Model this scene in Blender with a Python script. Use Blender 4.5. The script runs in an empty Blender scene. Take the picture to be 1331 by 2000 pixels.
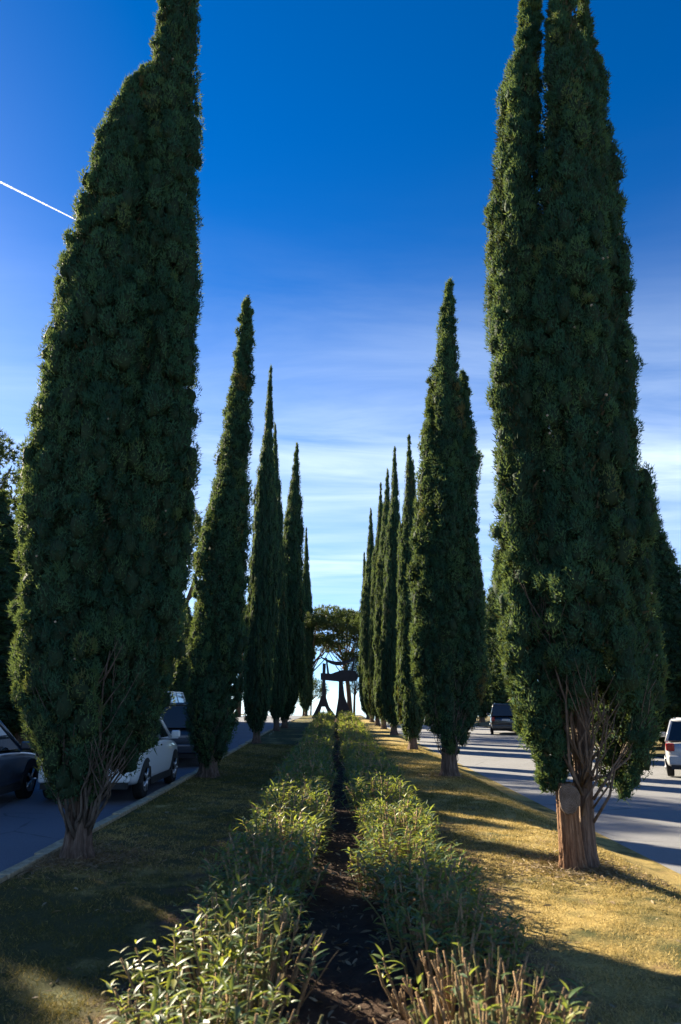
import bpy, bmesh, math, random
import numpy as np
from mathutils import Vector, Matrix, Euler, kdtree

# ------------------------------------------------------------------ camera, sky, sun, exposure
scene = bpy.context.scene
COL = scene.collection
rad = math.radians
PI = math.pi

CAM_H = 1.65
PITCH = rad(13.86)
YAW = rad(-0.4)
cam_d = bpy.data.cameras.new('camera')
cam = bpy.data.objects.new('camera', cam_d)
COL.objects.link(cam)
cam.location = (0, 0, CAM_H)
cam.rotation_euler = Euler((PI / 2 + PITCH, 0, YAW), 'XYZ')
cam_d.sensor_fit = 'VERTICAL'
cam_d.sensor_height = 36.0
cam_d.lens = 27.0
cam_d.clip_start = 0.05
cam_d.clip_end = 60000
cam_d.dof.use_dof = True
cam_d.dof.focus_distance = 14.0
cam_d.dof.aperture_fstop = 2.8
scene.camera = cam

SUN_AZ = rad(45.0)      # to the left of straight ahead
SUN_EL = rad(24.0)

world = bpy.data.worlds.new('World')
scene.world = world
world.use_nodes = True
wn = world.node_tree
wn.nodes.clear()
def wnode(t, **k):
    n = wn.nodes.new(t)
    for a, b in k.items():
        setattr(n, a, b)
    return n
w_out = wnode('ShaderNodeOutputWorld')
w_bg = wnode('ShaderNodeBackground')
w_sky = wnode('ShaderNodeTexSky', sky_type='NISHITA')
w_sky.sun_disc = False
w_sky.sun_elevation = SUN_EL
w_sky.sun_rotation = -SUN_AZ
w_sky.altitude = 2000
w_sky.air_density = 0.7
w_sky.dust_density = 0.8
w_sky.ozone_density = 5.0
w_hs = wnode('ShaderNodeHueSaturation')
w_hs.inputs['Hue'].default_value = 0.503
w_hs.inputs['Saturation'].default_value = 1.3
w_hs.inputs['Value'].default_value = 1.0
wn.links.new(w_sky.outputs[0], w_hs.inputs['Color'])
# thin high cloud, laid out on a plane overhead
w_tc = wnode('ShaderNodeTexCoord')
w_sep = wnode('ShaderNodeSeparateXYZ')
wn.links.new(w_tc.outputs['Generated'], w_sep.inputs[0])
w_zc = wnode('ShaderNodeMath', operation='MAXIMUM'); w_zc.inputs[1].default_value = 0.04
wn.links.new(w_sep.outputs[2], w_zc.inputs[0])
w_dx = wnode('ShaderNodeMath', operation='DIVIDE'); w_dy = wnode('ShaderNodeMath', operation='DIVIDE')
wn.links.new(w_sep.outputs[0], w_dx.inputs[0]); wn.links.new(w_zc.outputs[0], w_dx.inputs[1])
wn.links.new(w_sep.outputs[1], w_dy.inputs[0]); wn.links.new(w_zc.outputs[0], w_dy.inputs[1])
w_com = wnode('ShaderNodeCombineXYZ')
wn.links.new(w_dx.outputs[0], w_com.inputs[0]); wn.links.new(w_dy.outputs[0], w_com.inputs[1])
w_map = wnode('ShaderNodeMapping')
w_map.inputs['Rotation'].default_value = (0, 0, rad(-14))
w_map.inputs['Scale'].default_value = (0.35, 1.0, 1.0)
w_map.inputs['Location'].default_value = (3.0, 0.6, 0)
wn.links.new(w_com.outputs[0], w_map.inputs[0])
w_no = wnode('ShaderNodeTexNoise')
w_no.inputs['Scale'].default_value = 0.45
w_no.inputs['Detail'].default_value = 2.0
wn.links.new(w_map.outputs[0], w_no.inputs['Vector'])
w_n2 = wnode('ShaderNodeTexNoise')
w_n2.inputs['Scale'].default_value = 2.2
w_n2.inputs['Detail'].default_value = 9.0
w_n2.inputs['Roughness'].default_value = 0.6
w_n2.inputs['Distortion'].default_value = 0.5
wn.links.new(w_map.outputs[0], w_n2.inputs['Vector'])
w_r1 = wnode('ShaderNodeMapRange', interpolation_type='SMOOTHSTEP')
w_r1.inputs['From Min'].default_value = 0.34
w_r1.inputs['From Max'].default_value = 0.80
wn.links.new(w_no.outputs['Fac'], w_r1.inputs['Value'])
w_r2 = wnode('ShaderNodeMapRange')
w_r2.inputs['From Min'].default_value = 0.25
w_r2.inputs['From Max'].default_value = 0.75
w_r2.inputs['To Max'].default_value = 0.8
wn.links.new(w_n2.outputs['Fac'], w_r2.inputs['Value'])
w_rm = wnode('ShaderNodeMath', operation='MULTIPLY')
wn.links.new(w_r1.outputs[0], w_rm.inputs[0]); wn.links.new(w_r2.outputs[0], w_rm.inputs[1])
w_up = wnode('ShaderNodeMapRange'); w_up.inputs['From Min'].default_value = 0.0; w_up.inputs['From Max'].default_value = 0.12
wn.links.new(w_sep.outputs[2], w_up.inputs['Value'])
w_dn = wnode('ShaderNodeMapRange', interpolation_type='SMOOTHSTEP'); w_dn.inputs['From Min'].default_value = 0.66; w_dn.inputs['From Max'].default_value = 0.40
wn.links.new(w_sep.outputs[2], w_dn.inputs['Value'])
w_c1 = wnode('ShaderNodeMath', operation='MULTIPLY')
wn.links.new(w_rm.outputs[0], w_c1.inputs[0]); wn.links.new(w_up.outputs[0], w_c1.inputs[1])
w_c2 = wnode('ShaderNodeMath', operation='MULTIPLY')
wn.links.new(w_c1.outputs[0], w_c2.inputs[0]); wn.links.new(w_dn.outputs[0], w_c2.inputs[1])
# haze that thickens towards the horizon, slightly uneven
w_hz = wnode('ShaderNodeMapRange', interpolation_type='SMOOTHSTEP'); w_hz.inputs['From Min'].default_value = 0.58; w_hz.inputs['From Max'].default_value = 0.10
w_hz.inputs['To Max'].default_value = 0.50
wn.links.new(w_sep.outputs[2], w_hz.inputs['Value'])
w_h2 = wnode('ShaderNodeMath', operation='MULTIPLY_ADD'); w_h2.inputs[1].default_value = 0.8; w_h2.inputs[2].default_value = 0.45
wn.links.new(w_n2.outputs['Fac'], w_h2.inputs[0])
w_h3 = wnode('ShaderNodeMath', operation='MULTIPLY'); w_h4 = wnode('ShaderNodeMath', operation='MULTIPLY'); wn.links.new(w_hz.outputs[0], w_h4.inputs[0]); wn.links.new(w_up.outputs[0], w_h4.inputs[1])
wn.links.new(w_h4.outputs[0], w_h3.inputs[0]); wn.links.new(w_h2.outputs[0], w_h3.inputs[1])
w_cl = wnode('ShaderNodeMath', operation='ADD'); w_cl.use_clamp = True
wn.links.new(w_c2.outputs[0], w_cl.inputs[0]); wn.links.new(w_h3.outputs[0], w_cl.inputs[1])
w_mix = wnode('ShaderNodeMix', data_type='RGBA')
w_mix.inputs['B'].default_value = (5.0, 5.9, 6.8, 1)
wn.links.new(w_cl.outputs[0], w_mix.inputs['Factor'])
wn.links.new(w_hs.outputs[0], w_mix.inputs['A'])
wn.links.new(w_mix.outputs['Result'], w_bg.inputs['Color'])
w_bg.inputs['Strength'].default_value = 0.05
wn.links.new(w_bg.outputs[0], w_out.inputs[0])

sun_d = bpy.data.lights.new('sun', 'SUN')
sun_d.energy = 5.0
sun_d.angle = rad(0.5)
sun_d.color = (1.0, 0.86, 0.64)
sun = bpy.data.objects.new('sun', sun_d)
COL.objects.link(sun)
SUN_VEC = Vector((-math.sin(SUN_AZ) * math.cos(SUN_EL), math.cos(SUN_AZ) * math.cos(SUN_EL), math.sin(SUN_EL)))
sun.rotation_euler = SUN_VEC.to_track_quat('Z', 'Y').to_euler()
sun.location = SUN_VEC * 60

vs = scene.view_settings
vs.view_transform = 'Standard'
vs.look = 'None'
vs.gamma = 1.0
vs.use_curve_mapping = False
vs.exposure = 2.2
scene.cycles.max_bounces = 6
scene.cycles.diffuse_bounces = 3
scene.cycles.transparent_max_bounces = 6

# ------------------------------------------------------------------ helpers
RM = np.array(cam.rotation_euler.to_matrix())
def ray(px, py):
    """direction of the photograph's pixel, used to survey where things stand"""
    return RM @ np.array([(px - 665.5) / 1500.0, (1000.0 - py) / 1500.0, -1.0])
def at_depth(px, py, Y):
    d = ray(px, py); t = Y / d[1]
    return d[0] * t, CAM_H + d[2] * t

def smooth01(a, b, x):
    t = np.clip((x - a) / (b - a), 0, 1)
    return t * t * (3 - 2 * t)
def gz(y):                       # the avenue rises a little with distance
    return 0.25 * smooth01(9.0, 40.0, np.asarray(y, dtype=float))
ROAD_R = -0.30
def lawn_z(x, y):
    x = np.asarray(x, dtype=float); y = np.asarray(y, dtype=float)
    g = gz(y)
    t = smooth01(2.55, 3.95, x)
    base = g * (1 - t) + (ROAD_R + 0.02) * t
    wav = 0.018 * np.sin(x * 2.3 + y * 0.7) * np.sin(y * 1.1 - x * 0.6) + 0.01 * np.sin(x * 5.1) * np.sin(y * 3.7)
    edge = np.clip((x + 3.1) / 0.4, 0, 1)
    return base + wav * edge * (1 - t)

def tag(o, label=None, cat=None, group=None, kind=None):
    if label: o['label'] = label
    if cat: o['category'] = cat
    if group: o['group'] = group
    if kind: o['kind'] = kind
    return o
def empty(name, loc, rz=0.0, label=None, cat=None, group=None):
    o = bpy.data.objects.new(name, None)
    COL.objects.link(o)
    o.location = loc
    o.rotation_euler = (0, 0, rz)
    o.empty_display_size = 0.2
    return tag(o, label, cat, group)
def link(name, mesh, parent=None, mats=None):
    o = bpy.data.objects.new(name, mesh)
    COL.objects.link(o)
    if parent is not None: o.parent = parent
    if mats:
        for m in (mats if isinstance(mats, (list, tuple)) else [mats]):
            mesh.materials.append(m)
    return o

def np_mesh(name, verts, faces, smooth=False, face_attr=None, mat_idx=None):
    """verts (N,3), faces (F,k) all the same k"""
    me = bpy.data.meshes.new(name)
    verts = np.ascontiguousarray(verts, dtype=np.float32)
    faces = np.ascontiguousarray(faces, dtype=np.int32)
    F, k = faces.shape
    me.vertices.add(len(verts)); me.vertices.foreach_set('co', verts.ravel())
    me.loops.add(F * k); me.loops.foreach_set('vertex_index', faces.ravel())
    me.polygons.add(F)
    me.polygons.foreach_set('loop_start', np.arange(0, F * k, k, dtype=np.int32))
    if smooth: me.polygons.foreach_set('use_smooth', np.ones(F, dtype=bool))
    if mat_idx is not None: me.polygons.foreach_set('material_index', np.ascontiguousarray(mat_idx, dtype=np.int32))
    if face_attr is not None:
        for an, av in face_attr.items():
            a = me.attributes.new(an, 'FLOAT', 'FACE')
            a.data.foreach_set('value', np.ascontiguousarray(av, dtype=np.float32))
    me.update(calc_edges=True)
    me.validate()
    return me

class MB:
    """collects simple solids into one mesh"""
    def __init__(s): s.v = []; s.f = []; s.m = []; s.sm = []
    def add(s, vs_, fs_, mi=0, sm=False):
        o = len(s.v); s.v += [tuple(p) for p in vs_]
        for f in fs_: s.f.append(tuple(i + o for i in f)); s.m.append(mi); s.sm.append(sm)
    def box(s, lo, hi, mi=0):
        x0, y0, z0 = lo; x1, y1, z1 = hi
        s.add([(x0,y0,z0),(x1,y0,z0),(x1,y1,z0),(x0,y1,z0),(x0,y0,z1),(x1,y0,z1),(x1,y1,z1),(x0,y1,z1)],
              [(0,3,2,1),(4,5,6,7),(0,1,5,4),(1,2,6,5),(2,3,7,6),(3,0,4,7)], mi)
    def tube(s, pts, rs, n=8, mi=0, sm=True, cap=True):
        pts = [Vector(p) for p in pts]; rings = []
        o = len(s.v)
        for i, p in enumerate(pts):
            d = (pts[min(i + 1, len(pts) - 1)] - pts[max(i - 1, 0)])
            d = d.normalized() if d.length > 1e-9 else Vector((0, 0, 1))
            a = d.cross(Vector((0.13, 1, 0.07)))
            if a.length < 1e-3: a = d.cross(Vector((1, 0, 0)))
            a.normalize(); b = d.cross(a)
            r = rs[i] if hasattr(rs, '__len__') else rs
            for k in range(n):
                t = 2 * PI * k / n
                s.v.append(tuple(p + a * (r * math.cos(t)) + b * (r * math.sin(t))))
        for i in range(len(pts) - 1):
            for k in range(n):
                k2 = (k + 1) % n
                s.f.append((o + i*n + k, o + i*n + k2, o + (i+1)*n + k2, o + (i+1)*n + k)); s.m.append(mi); s.sm.append(sm)
        if cap:
            s.f.append(tuple(o + k for k in reversed(range(n)))); s.m.append(mi); s.sm.append(False)
            s.f.append(tuple(o + (len(pts)-1)*n + k for k in range(n))); s.m.append(mi); s.sm.append(False)
    def prism(s, poly, axis, a, b, mi=0):
        """poly of 2D points extruded from a to b along axis (0,1,2)"""
        def mk(p, c):
            q = list(p); q.insert(axis, c); return tuple(q)
        n = len(poly)
        s.add([mk(p, a) for p in poly] + [mk(p, b) for p in poly],
              [tuple(range(n)), tuple(reversed(range(n, 2*n)))] + [(i, i + n, (i+1) % n + n, (i+1) % n) for i in range(n)], mi)
    def mesh(s, name, fix=True):
        me = bpy.data.meshes.new(name)
        me.from_pydata(s.v, [], s.f)
        me.polygons.foreach_set('material_index', s.m)
        me.polygons.foreach_set('use_smooth', s.sm)
        me.update()
        if fix:
            bm = bmesh.new(); bm.from_mesh(me)
            bmesh.ops.recalc_face_normals(bm, faces=bm.faces); bm.to_mesh(me); bm.free()
        return me
    def build(s, name, mats, parent=None, fix=True):
        return link(name, s.mesh(name, fix), parent, mats)

def bevel(o, w, seg=2):
    m = o.modifiers.new('edge', 'BEVEL'); m.width = w; m.segments = seg; m.limit_method = 'ANGLE'; m.angle_limit = rad(40)
    return o

# ------------------------------------------------------------------ materials
def new_mat(name):
    m = bpy.data.materials.new(name); m.use_nodes = True
    nt = m.node_tree
    return m, nt, nt.nodes['Principled BSDF'], nt.nodes['Material Output']
def ramp(nt, stops, src):
    r = nt.nodes.new('ShaderNodeValToRGB')
    el = r.color_ramp.elements
    while len(el) < len(stops): el.new(0.5)
    for e, (p, c) in zip(el, stops): e.position = p; e.color = (*c, 1)
    nt.links.new(src, r.inputs[0])
    return r.outputs[0]
def noise(nt, scale, detail=4, vec=None, rough=0.55, mapping=None):
    n = nt.nodes.new('ShaderNodeTexNoise')
    n.inputs['Scale'].default_value = scale; n.inputs['Detail'].default_value = detail; n.inputs['Roughness'].default_value = rough
    if vec is None:
        tc = nt.nodes.new('ShaderNodeTexCoord'); vec = tc.outputs['Object']
    if mapping:
        mp = nt.nodes.new('ShaderNodeMapping'); mp.inputs['Scale'].default_value = mapping
        nt.links.new(vec, mp.inputs[0]); vec = mp.outputs[0]
    nt.links.new(vec, n.inputs['Vector'])
    return n.outputs['Fac']
def mixc(nt, f, a, b, mode='MIX'):
    m = nt.nodes.new('ShaderNodeMix'); m.data_type = 'RGBA'; m.blend_type = mode
    for sock, val in (('Factor', f), ('A', a), ('B', b)):
        i = [q for q in m.inputs if q.name == sock and (q.type == 'RGBA' or sock == 'Factor') and q.enabled]
        i = i[0]
        if hasattr(val, 'is_linked'): nt.links.new(val, i)
        elif sock == 'Factor': i.default_value = val
        else: i.default_value = (*val, 1)
    return [q for q in m.outputs if q.enabled][0]
def bump(nt, bsdf, h, strength=0.5, dist=0.02):
    b = nt.nodes.new('ShaderNodeBump'); b.inputs['Strength'].default_value = strength; b.inputs['Distance'].default_value = dist
    nt.links.new(h, b.inputs['Height']); nt.links.new(b.outputs[0], bsdf.inputs['Normal'])
def math_n(nt, op, a, b=None, clamp=False):
    m = nt.nodes.new('ShaderNodeMath'); m.operation = op; m.use_clamp = clamp
    for i, v in enumerate((a, b)):
        if v is None: continue
        if hasattr(v, 'is_linked'): nt.links.new(v, m.inputs[i])
        else: m.inputs[i].default_value = v
    return m.outputs[0]
def maprange(nt, v, a, b, c=0.0, d=1.0):
    m = nt.nodes.new('ShaderNodeMapRange'); m.clamp = True
    for i, q in enumerate((a, b, c, d)): m.inputs[i + 1].default_value = q
    nt.links.new(v, m.inputs[0]); return m.outputs[0]

def leaf_mat(name, stops, attr='tint', rough=0.5, spec=0.4, trans=0.3, trans_col=(0.16, 0.2, 0.03)):
    m, nt, b, out = new_mat(name)
    a = nt.nodes.new('ShaderNodeAttribute'); a.attribute_name = attr
    c = ramp(nt, stops, a.outputs['Fac'])
    nt.links.new(c, b.inputs['Base Color'])
    b.inputs['Roughness'].default_value = rough
    b.inputs['Specular IOR Level'].default_value = spec
    t = nt.nodes.new('ShaderNodeBsdfTranslucent')
    tc = mixc(nt, 0.5, c, trans_col)
    nt.links.new(tc, t.inputs['Color'])
    mx = nt.nodes.new('ShaderNodeMixShader'); mx.inputs[0].default_value = trans
    nt.links.new(b.outputs[0], mx.inputs[1]); nt.links.new(t.outputs[0], mx.inputs[2])
    nt.links.new(mx.outputs[0], out.inputs['Surface'])
    return m

M = {}
M['cypress'] = leaf_mat('cypress foliage', [(0.0, (0.016, 0.060, 0.045)), (0.45, (0.040, 0.112, 0.066)), (0.85, (0.085, 0.150, 0.058)), (1.0, (0.14, 0.105, 0.045))], rough=0.75, spec=0.10, trans=0.38, trans_col=(0.20, 0.22, 0.015))
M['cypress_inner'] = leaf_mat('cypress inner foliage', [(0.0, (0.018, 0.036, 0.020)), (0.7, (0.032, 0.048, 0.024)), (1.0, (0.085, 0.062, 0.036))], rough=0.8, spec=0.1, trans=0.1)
M['pine'] = leaf_mat('pine needles', [(0.0, (0.028, 0.055, 0.022)), (0.6, (0.055, 0.085, 0.03)), (1.0, (0.09, 0.11, 0.04))], rough=0.6, spec=0.2, trans=0.3)
M['shrub'] = leaf_mat('oleander leaf', [(0.0, (0.036, 0.095, 0.042)), (0.45, (0.075, 0.140, 0.040)), (0.75, (0.15, 0.20, 0.035)), (0.93, (0.28, 0.25, 0.05)), (1.0, (0.24, 0.15, 0.07))], rough=0.44, spec=0.5, trans=0.45, trans_col=(0.42, 0.46, 0.04))
def solid_leaf(name, c):
    m, nt, b, out = new_mat(name)
    oi = nt.nodes.new('ShaderNodeObjectInfo')
    c2 = ramp(nt, [(0.0, (0.030, 0.085, 0.042)), (0.5, (0.060, 0.125, 0.040)), (0.80, (0.14, 0.19, 0.035)), (0.93, (0.28, 0.26, 0.05)), (1.0, (0.24, 0.15, 0.07))], oi.outputs['Random'])
    nz = noise(nt, 40, 3)
    c2 = mixc(nt, math_n(nt, 'MULTIPLY', nz, 0.4), c2, (0.10, 0.15, 0.06))
    nt.links.new(c2, b.inputs['Base Color'])
    b.inputs['Roughness'].default_value = 0.44; b.inputs['Specular IOR Level'].default_value = 0.5
    t = nt.nodes.new('ShaderNodeBsdfTranslucent'); nt.links.new(mixc(nt, 0.5, c2, (0.42, 0.46, 0.04)), t.inputs['Color'])
    mx = nt.nodes.new('ShaderNodeMixShader'); mx.inputs[0].default_value = 0.42
    nt.links.new(b.outputs[0], mx.inputs[1]); nt.links.new(t.outputs[0], mx.inputs[2]); nt.links.new(mx.outputs[0], out.inputs['Surface'])
    return m
M['leaf'] = solid_leaf('single oleander leaf', None)
def m_bark(name, dark, mid, light, sx=(14, 14, 1.3)):
    m, nt, b, out = new_mat(name)
    n1 = noise(nt, 2.2, 8, mapping=sx, rough=0.65)
    n2 = noise(nt, 3.0, 4)
    c = ramp(nt, [(0.30, dark), (0.5, mid), (0.72, light)], n1)
    c = mixc(nt, maprange(nt, n2, 0.45, 0.75, 0, 0.5), c, dark)
    nt.links.new(c, b.inputs['Base Color']); b.inputs['Roughness'].default_value = 0.9; b.inputs['Specular IOR Level'].default_value = 0.15
    bump(nt, b, n1, 0.9, 0.03)
    return m
M['bark'] = m_bark('cypress bark', (0.045, 0.030, 0.023), (0.14, 0.096, 0.072), (0.27, 0.20, 0.155))
M['bark_bare'] = m_bark('stripped cypress wood', (0.055, 0.028, 0.018), (0.21, 0.115, 0.065), (0.38, 0.235, 0.14), (20, 20, 0.9))
M['twig'] = m_bark('cypress limb', (0.05, 0.040, 0.033), (0.12, 0.094, 0.076), (0.21, 0.17, 0.14), (10, 10, 2))
M['pine_bark'] = m_bark('pine bark', (0.045, 0.03, 0.024), (0.10, 0.065, 0.048), (0.17, 0.115, 0.085), (6, 6, 2))
M['stem'] = m_bark('oleander stem', (0.17, 0.105, 0.055), (0.40, 0.265, 0.14), (0.58, 0.43, 0.26), (60, 60, 12))
M['stem_green'] = m_bark('young oleander stem', (0.12, 0.12, 0.05), (0.24, 0.22, 0.09), (0.36, 0.30, 0.14), (60, 60, 12))
def m_cut():
    m, nt, b, out = new_mat('weathered cut wood')
    n1 = noise(nt, 9, 6)
    tc = nt.nodes.new('ShaderNodeTexCoord'); mp = nt.nodes.new('ShaderNodeMapping'); mp.inputs['Scale'].default_value = (1.35, 0.0, 1.0)
    nt.links.new(tc.outputs['Object'], mp.inputs[0])
    wv = nt.nodes.new('ShaderNodeTexWave'); wv.wave_type = 'RINGS'; wv.rings_direction = 'SPHERICAL'
    wv.inputs['Scale'].default_value = 22; wv.inputs['Distortion'].default_value = 5; wv.inputs['Detail'].default_value = 3; wv.inputs['Detail Scale'].default_value = 2
    nt.links.new(mp.outputs[0], wv.inputs['Vector'])
    f = math_n(nt, 'ADD', math_n(nt, 'MULTIPLY', n1, 0.7), math_n(nt, 'MULTIPLY', wv.outputs['Fac'], 0.3))
    nt.links.new(ramp(nt, [(0.3, (0.065, 0.048, 0.036)), (0.5, (0.14, 0.105, 0.08)), (0.75, (0.25, 0.195, 0.15))], f), b.inputs['Base Color'])
    b.inputs['Roughness'].default_value = 0.95; b.inputs['Specular IOR Level'].default_value = 0.1; bump(nt, b, f, 0.8, 0.015)
    return m
M['cut'] = m_cut()

def m_lawn():
    m, nt, b, out = new_mat('dry lawn')
    tc = nt.nodes.new('ShaderNodeTexCoord'); P = tc.outputs['Object']
    big = noise(nt, 0.55, 4, P); mid = noise(nt, 3.0, 5, P); fine = noise(nt, 55, 4, P, 0.7)
    dry = ramp(nt, [(0.25, (0.15, 0.10, 0.042)), (0.5, (0.37, 0.275, 0.095)), (0.75, (0.56, 0.43, 0.165))], fine)
    green = ramp(nt, [(0.25, (0.035, 0.042, 0.018)), (0.6, (0.085, 0.088, 0.034)), (0.85, (0.15, 0.14, 0.055))], fine)
    f = math_n(nt, 'ADD', math_n(nt, 'MULTIPLY', big, 0.6), math_n(nt, 'MULTIPLY', mid, 0.4))
    sp = nt.nodes.new('ShaderNodeSeparateXYZ'); nt.links.new(P, sp.inputs[0])
    # turf colour left of the bed is darkened towards green to paint in shade
    lft_shade = maprange(nt, math_n(nt, 'ADD', sp.outputs[0], math_n(nt, 'MULTIPLY', mid, 0.6)), -0.6, 0.6, 0.12, 0.0)
    c = mixc(nt, maprange(nt, math_n(nt, 'ADD', f, lft_shade), 0.47, 0.60), dry, green)
    # bare trodden earth along the bed and in patches
    ax = math_n(nt, 'ABSOLUTE', math_n(nt, 'SUBTRACT', sp.outputs[0], 0.06))
    w = math_n(nt, 'ADD', ax, math_n(nt, 'MULTIPLY', mid, -0.9))
    edge = maprange(nt, w, 0.70, 1.08, 1.0, 0.0)
    pm = noise(nt, 1.3, 6, P, 0.65)
    patch = maprange(nt, pm, 0.58, 0.68)
    soil = ramp(nt, [(0.3, (0.085, 0.050, 0.032)), (0.6, (0.19, 0.115, 0.075)), (0.8, (0.30, 0.19, 0.13))], noise(nt, 22, 5, P))
    c = mixc(nt, math_n(nt, 'MAXIMUM', edge, math_n(nt, 'MULTIPLY', patch, 0.7)), c, soil)
    nt.links.new(c, b.inputs['Base Color']); b.inputs['Roughness'].default_value = 0.95; b.inputs['Specular IOR Level'].default_value = 0.1
    bump(nt, b, math_n(nt, 'ADD', fine, math_n(nt, 'MULTIPLY', mid, 2.0)), 0.8, 0.03)
    return m
M['lawn'] = m_lawn()
def m_soil():
    m, nt, b, out = new_mat('bare soil')
    tc = nt.nodes.new('ShaderNodeTexCoord'); P = tc.outputs['Object']
    a = noise(nt, 5, 6, P, 0.6); f = noise(nt, 60, 5, P, 0.7)
    c = ramp(nt, [(0.3, (0.035, 0.023, 0.017)), (0.55, (0.080, 0.052, 0.037)), (0.8, (0.15, 0.10, 0.07))], math_n(nt, 'ADD', math_n(nt, 'MULTIPLY', a, 0.6), math_n(nt, 'MULTIPLY', f, 0.4)))
    nt.links.new(c, b.inputs['Base Color']); b.inputs['Roughness'].default_value = 0.95; b.inputs['Specular IOR Level'].default_value = 0.1
    bump(nt, b, math_n(nt, 'ADD', f, math_n(nt, 'MULTIPLY', a, 2.5)), 0.9, 0.03)
    return m
M['soil'] = m_soil()
def m_asphalt(k=1.0):
    m, nt, b, out = new_mat('worn asphalt' if k == 1.0 else 'shade-tinted asphalt')
    tc = nt.nodes.new('ShaderNodeTexCoord'); P = tc.outputs['Object']
    f = noise(nt, 110, 3, P, 0.75); g = noise(nt, 0.5, 5, P)
    c = ramp(nt, [(0.3, (0.12, 0.125, 0.135)), (0.55, (0.22, 0.225, 0.235)), (0.8, (0.33, 0.335, 0.34))], f)
    c = mixc(nt, maprange(nt, g, 0.35, 0.7, 0.0, 0.45), c, (0.16, 0.165, 0.172))
    vo = nt.nodes.new('ShaderNodeTexVoronoi'); vo.feature = 'DISTANCE_TO_EDGE'; vo.inputs['Scale'].default_value = 0.45; nt.links.new(P, vo.inputs['Vector'])
    crack = maprange(nt, math_n(nt, 'ADD', vo.outputs['Distance'], math_n(nt, 'MULTIPLY', noise(nt, 3, 5, P), 0.06)), 0.030, 0.040, 0.55, 0.0)
    c = mixc(nt, crack, c, (0.07, 0.07, 0.072))
    c = mixc(nt, maprange(nt, noise(nt, 0.9, 6, P, 0.6), 0.60, 0.66, 0.0, 0.35), c, (0.12, 0.12, 0.122))
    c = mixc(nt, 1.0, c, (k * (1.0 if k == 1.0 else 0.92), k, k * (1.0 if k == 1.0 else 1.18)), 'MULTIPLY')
    nt.links.new(c, b.inputs['Base Color']); b.inputs['Roughness'].default_value = 0.85; b.inputs['Specular IOR Level'].default_value = 0.3
    bump(nt, b, f, 0.6, 0.01)
    return m
M['asphalt'] = m_asphalt()
M['asphalt_shaded'] = m_asphalt(0.68)  # same asphalt darkened and blued for the left road, shade painted into its colour
def m_plain(name, col, rough=0.7, spec=0.4, metal=0.0, var=0.15, scale=8):
    m, nt, b, out = new_mat(name)
    n = noise(nt, scale, 5)
    c2 = tuple(min(1, q * (1 + var * 1.6)) for q in col); c1 = tuple(q * (1 - var * 1.6) for q in col)
    nt.links.new(ramp(nt, [(0.3, c1), (0.7, c2)], n), b.inputs['Base Color'])
    b.inputs['Roughness'].default_value = rough; b.inputs['Specular IOR Level'].default_value = spec; b.inputs['Metallic'].default_value = metal
    return m
M['kerb'] = m_plain('old kerb stone', (0.34, 0.28, 0.18), 0.9, 0.2, var=0.25, scale=14)
M['earth'] = m_plain('verge earth and dry grass', (0.13, 0.11, 0.055), 0.95, 0.1, var=0.35, scale=3)
M['land'] = m_plain('scrubby land', (0.085, 0.085, 0.045), 0.95, 0.1, var=0.35, scale=0.05)
M['steel'] = m_plain('dark painted steel', (0.012, 0.015, 0.024), 0.55, 0.4, var=0.2, scale=3)
M['plinth'] = m_plain('pale stone plinth', (0.35, 0.32, 0.27), 0.9, 0.2)
def m_paint(name, col, coat=1.0):
    m, nt, b, out = new_mat(name)
    n = noise(nt, 6, 3)
    nt.links.new(mixc(nt, math_n(nt, 'MULTIPLY', n, 0.12), col, tuple(q * 0.7 + 0.05 for q in col)), b.inputs['Base Color'])
    b.inputs['Roughness'].default_value = 0.35; b.inputs['Coat Weight'].default_value = coat; b.inputs['Coat Roughness'].default_value = 0.06
    return m
M['paint_white'] = m_paint('white car paint', (0.74, 0.75, 0.75))
M['paint_black'] = m_paint('black car paint', (0.012, 0.013, 0.016))
M['paint_silver'] = m_paint('silver car paint', (0.33, 0.34, 0.36))
M['paint_dark'] = m_paint('dark blue grey car paint', (0.025, 0.030, 0.042))
def m_glass():
    m, nt, b, out = new_mat('tinted car glass')
    b.inputs['Base Color'].default_value = (0.015, 0.018, 0.02, 1); b.inputs['Roughness'].default_value = 0.04; b.inputs['Specular IOR Level'].default_value = 0.8
    return m
M['glass'] = m_glass()
M['rubber'] = m_plain('tyre rubber', (0.018, 0.018, 0.018), 0.85, 0.2)
M['trim'] = m_plain('black plastic trim', (0.02, 0.02, 0.021), 0.6, 0.3)
M['rim'] = m_plain('alloy rim', (0.45, 0.46, 0.47), 0.35, 0.5, 0.8)
M['red_lens'] = m_plain('red lamp lens', (0.32, 0.012, 0.012), 0.15, 0.6)
M['clear_lens'] = m_plain('clear lamp lens', (0.6, 0.62, 0.64), 0.12, 0.7)
M['plate'] = m_plain('pale number plate', (0.72, 0.72, 0.70), 0.4, 0.4, var=0.04)
M['plate_blue'] = m_plain('blue plate band', (0.012, 0.05, 0.32), 0.4, 0.4, var=0.04)
M['chrome'] = m_plain('bright trim', (0.65, 0.66, 0.67), 0.18, 0.5, 1.0, var=0.05)
M['cone'] = m_plain('cypress cone', (0.30, 0.23, 0.16), 0.8, 0.2, var=0.3, scale=20)
M['litter'] = leaf_mat('fallen leaves', [(0.0, (0.10, 0.065, 0.035)), (0.5, (0.22, 0.15, 0.08)), (1.0, (0.34, 0.28, 0.18))], rough=0.7, spec=0.25, trans=0.1)
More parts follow.
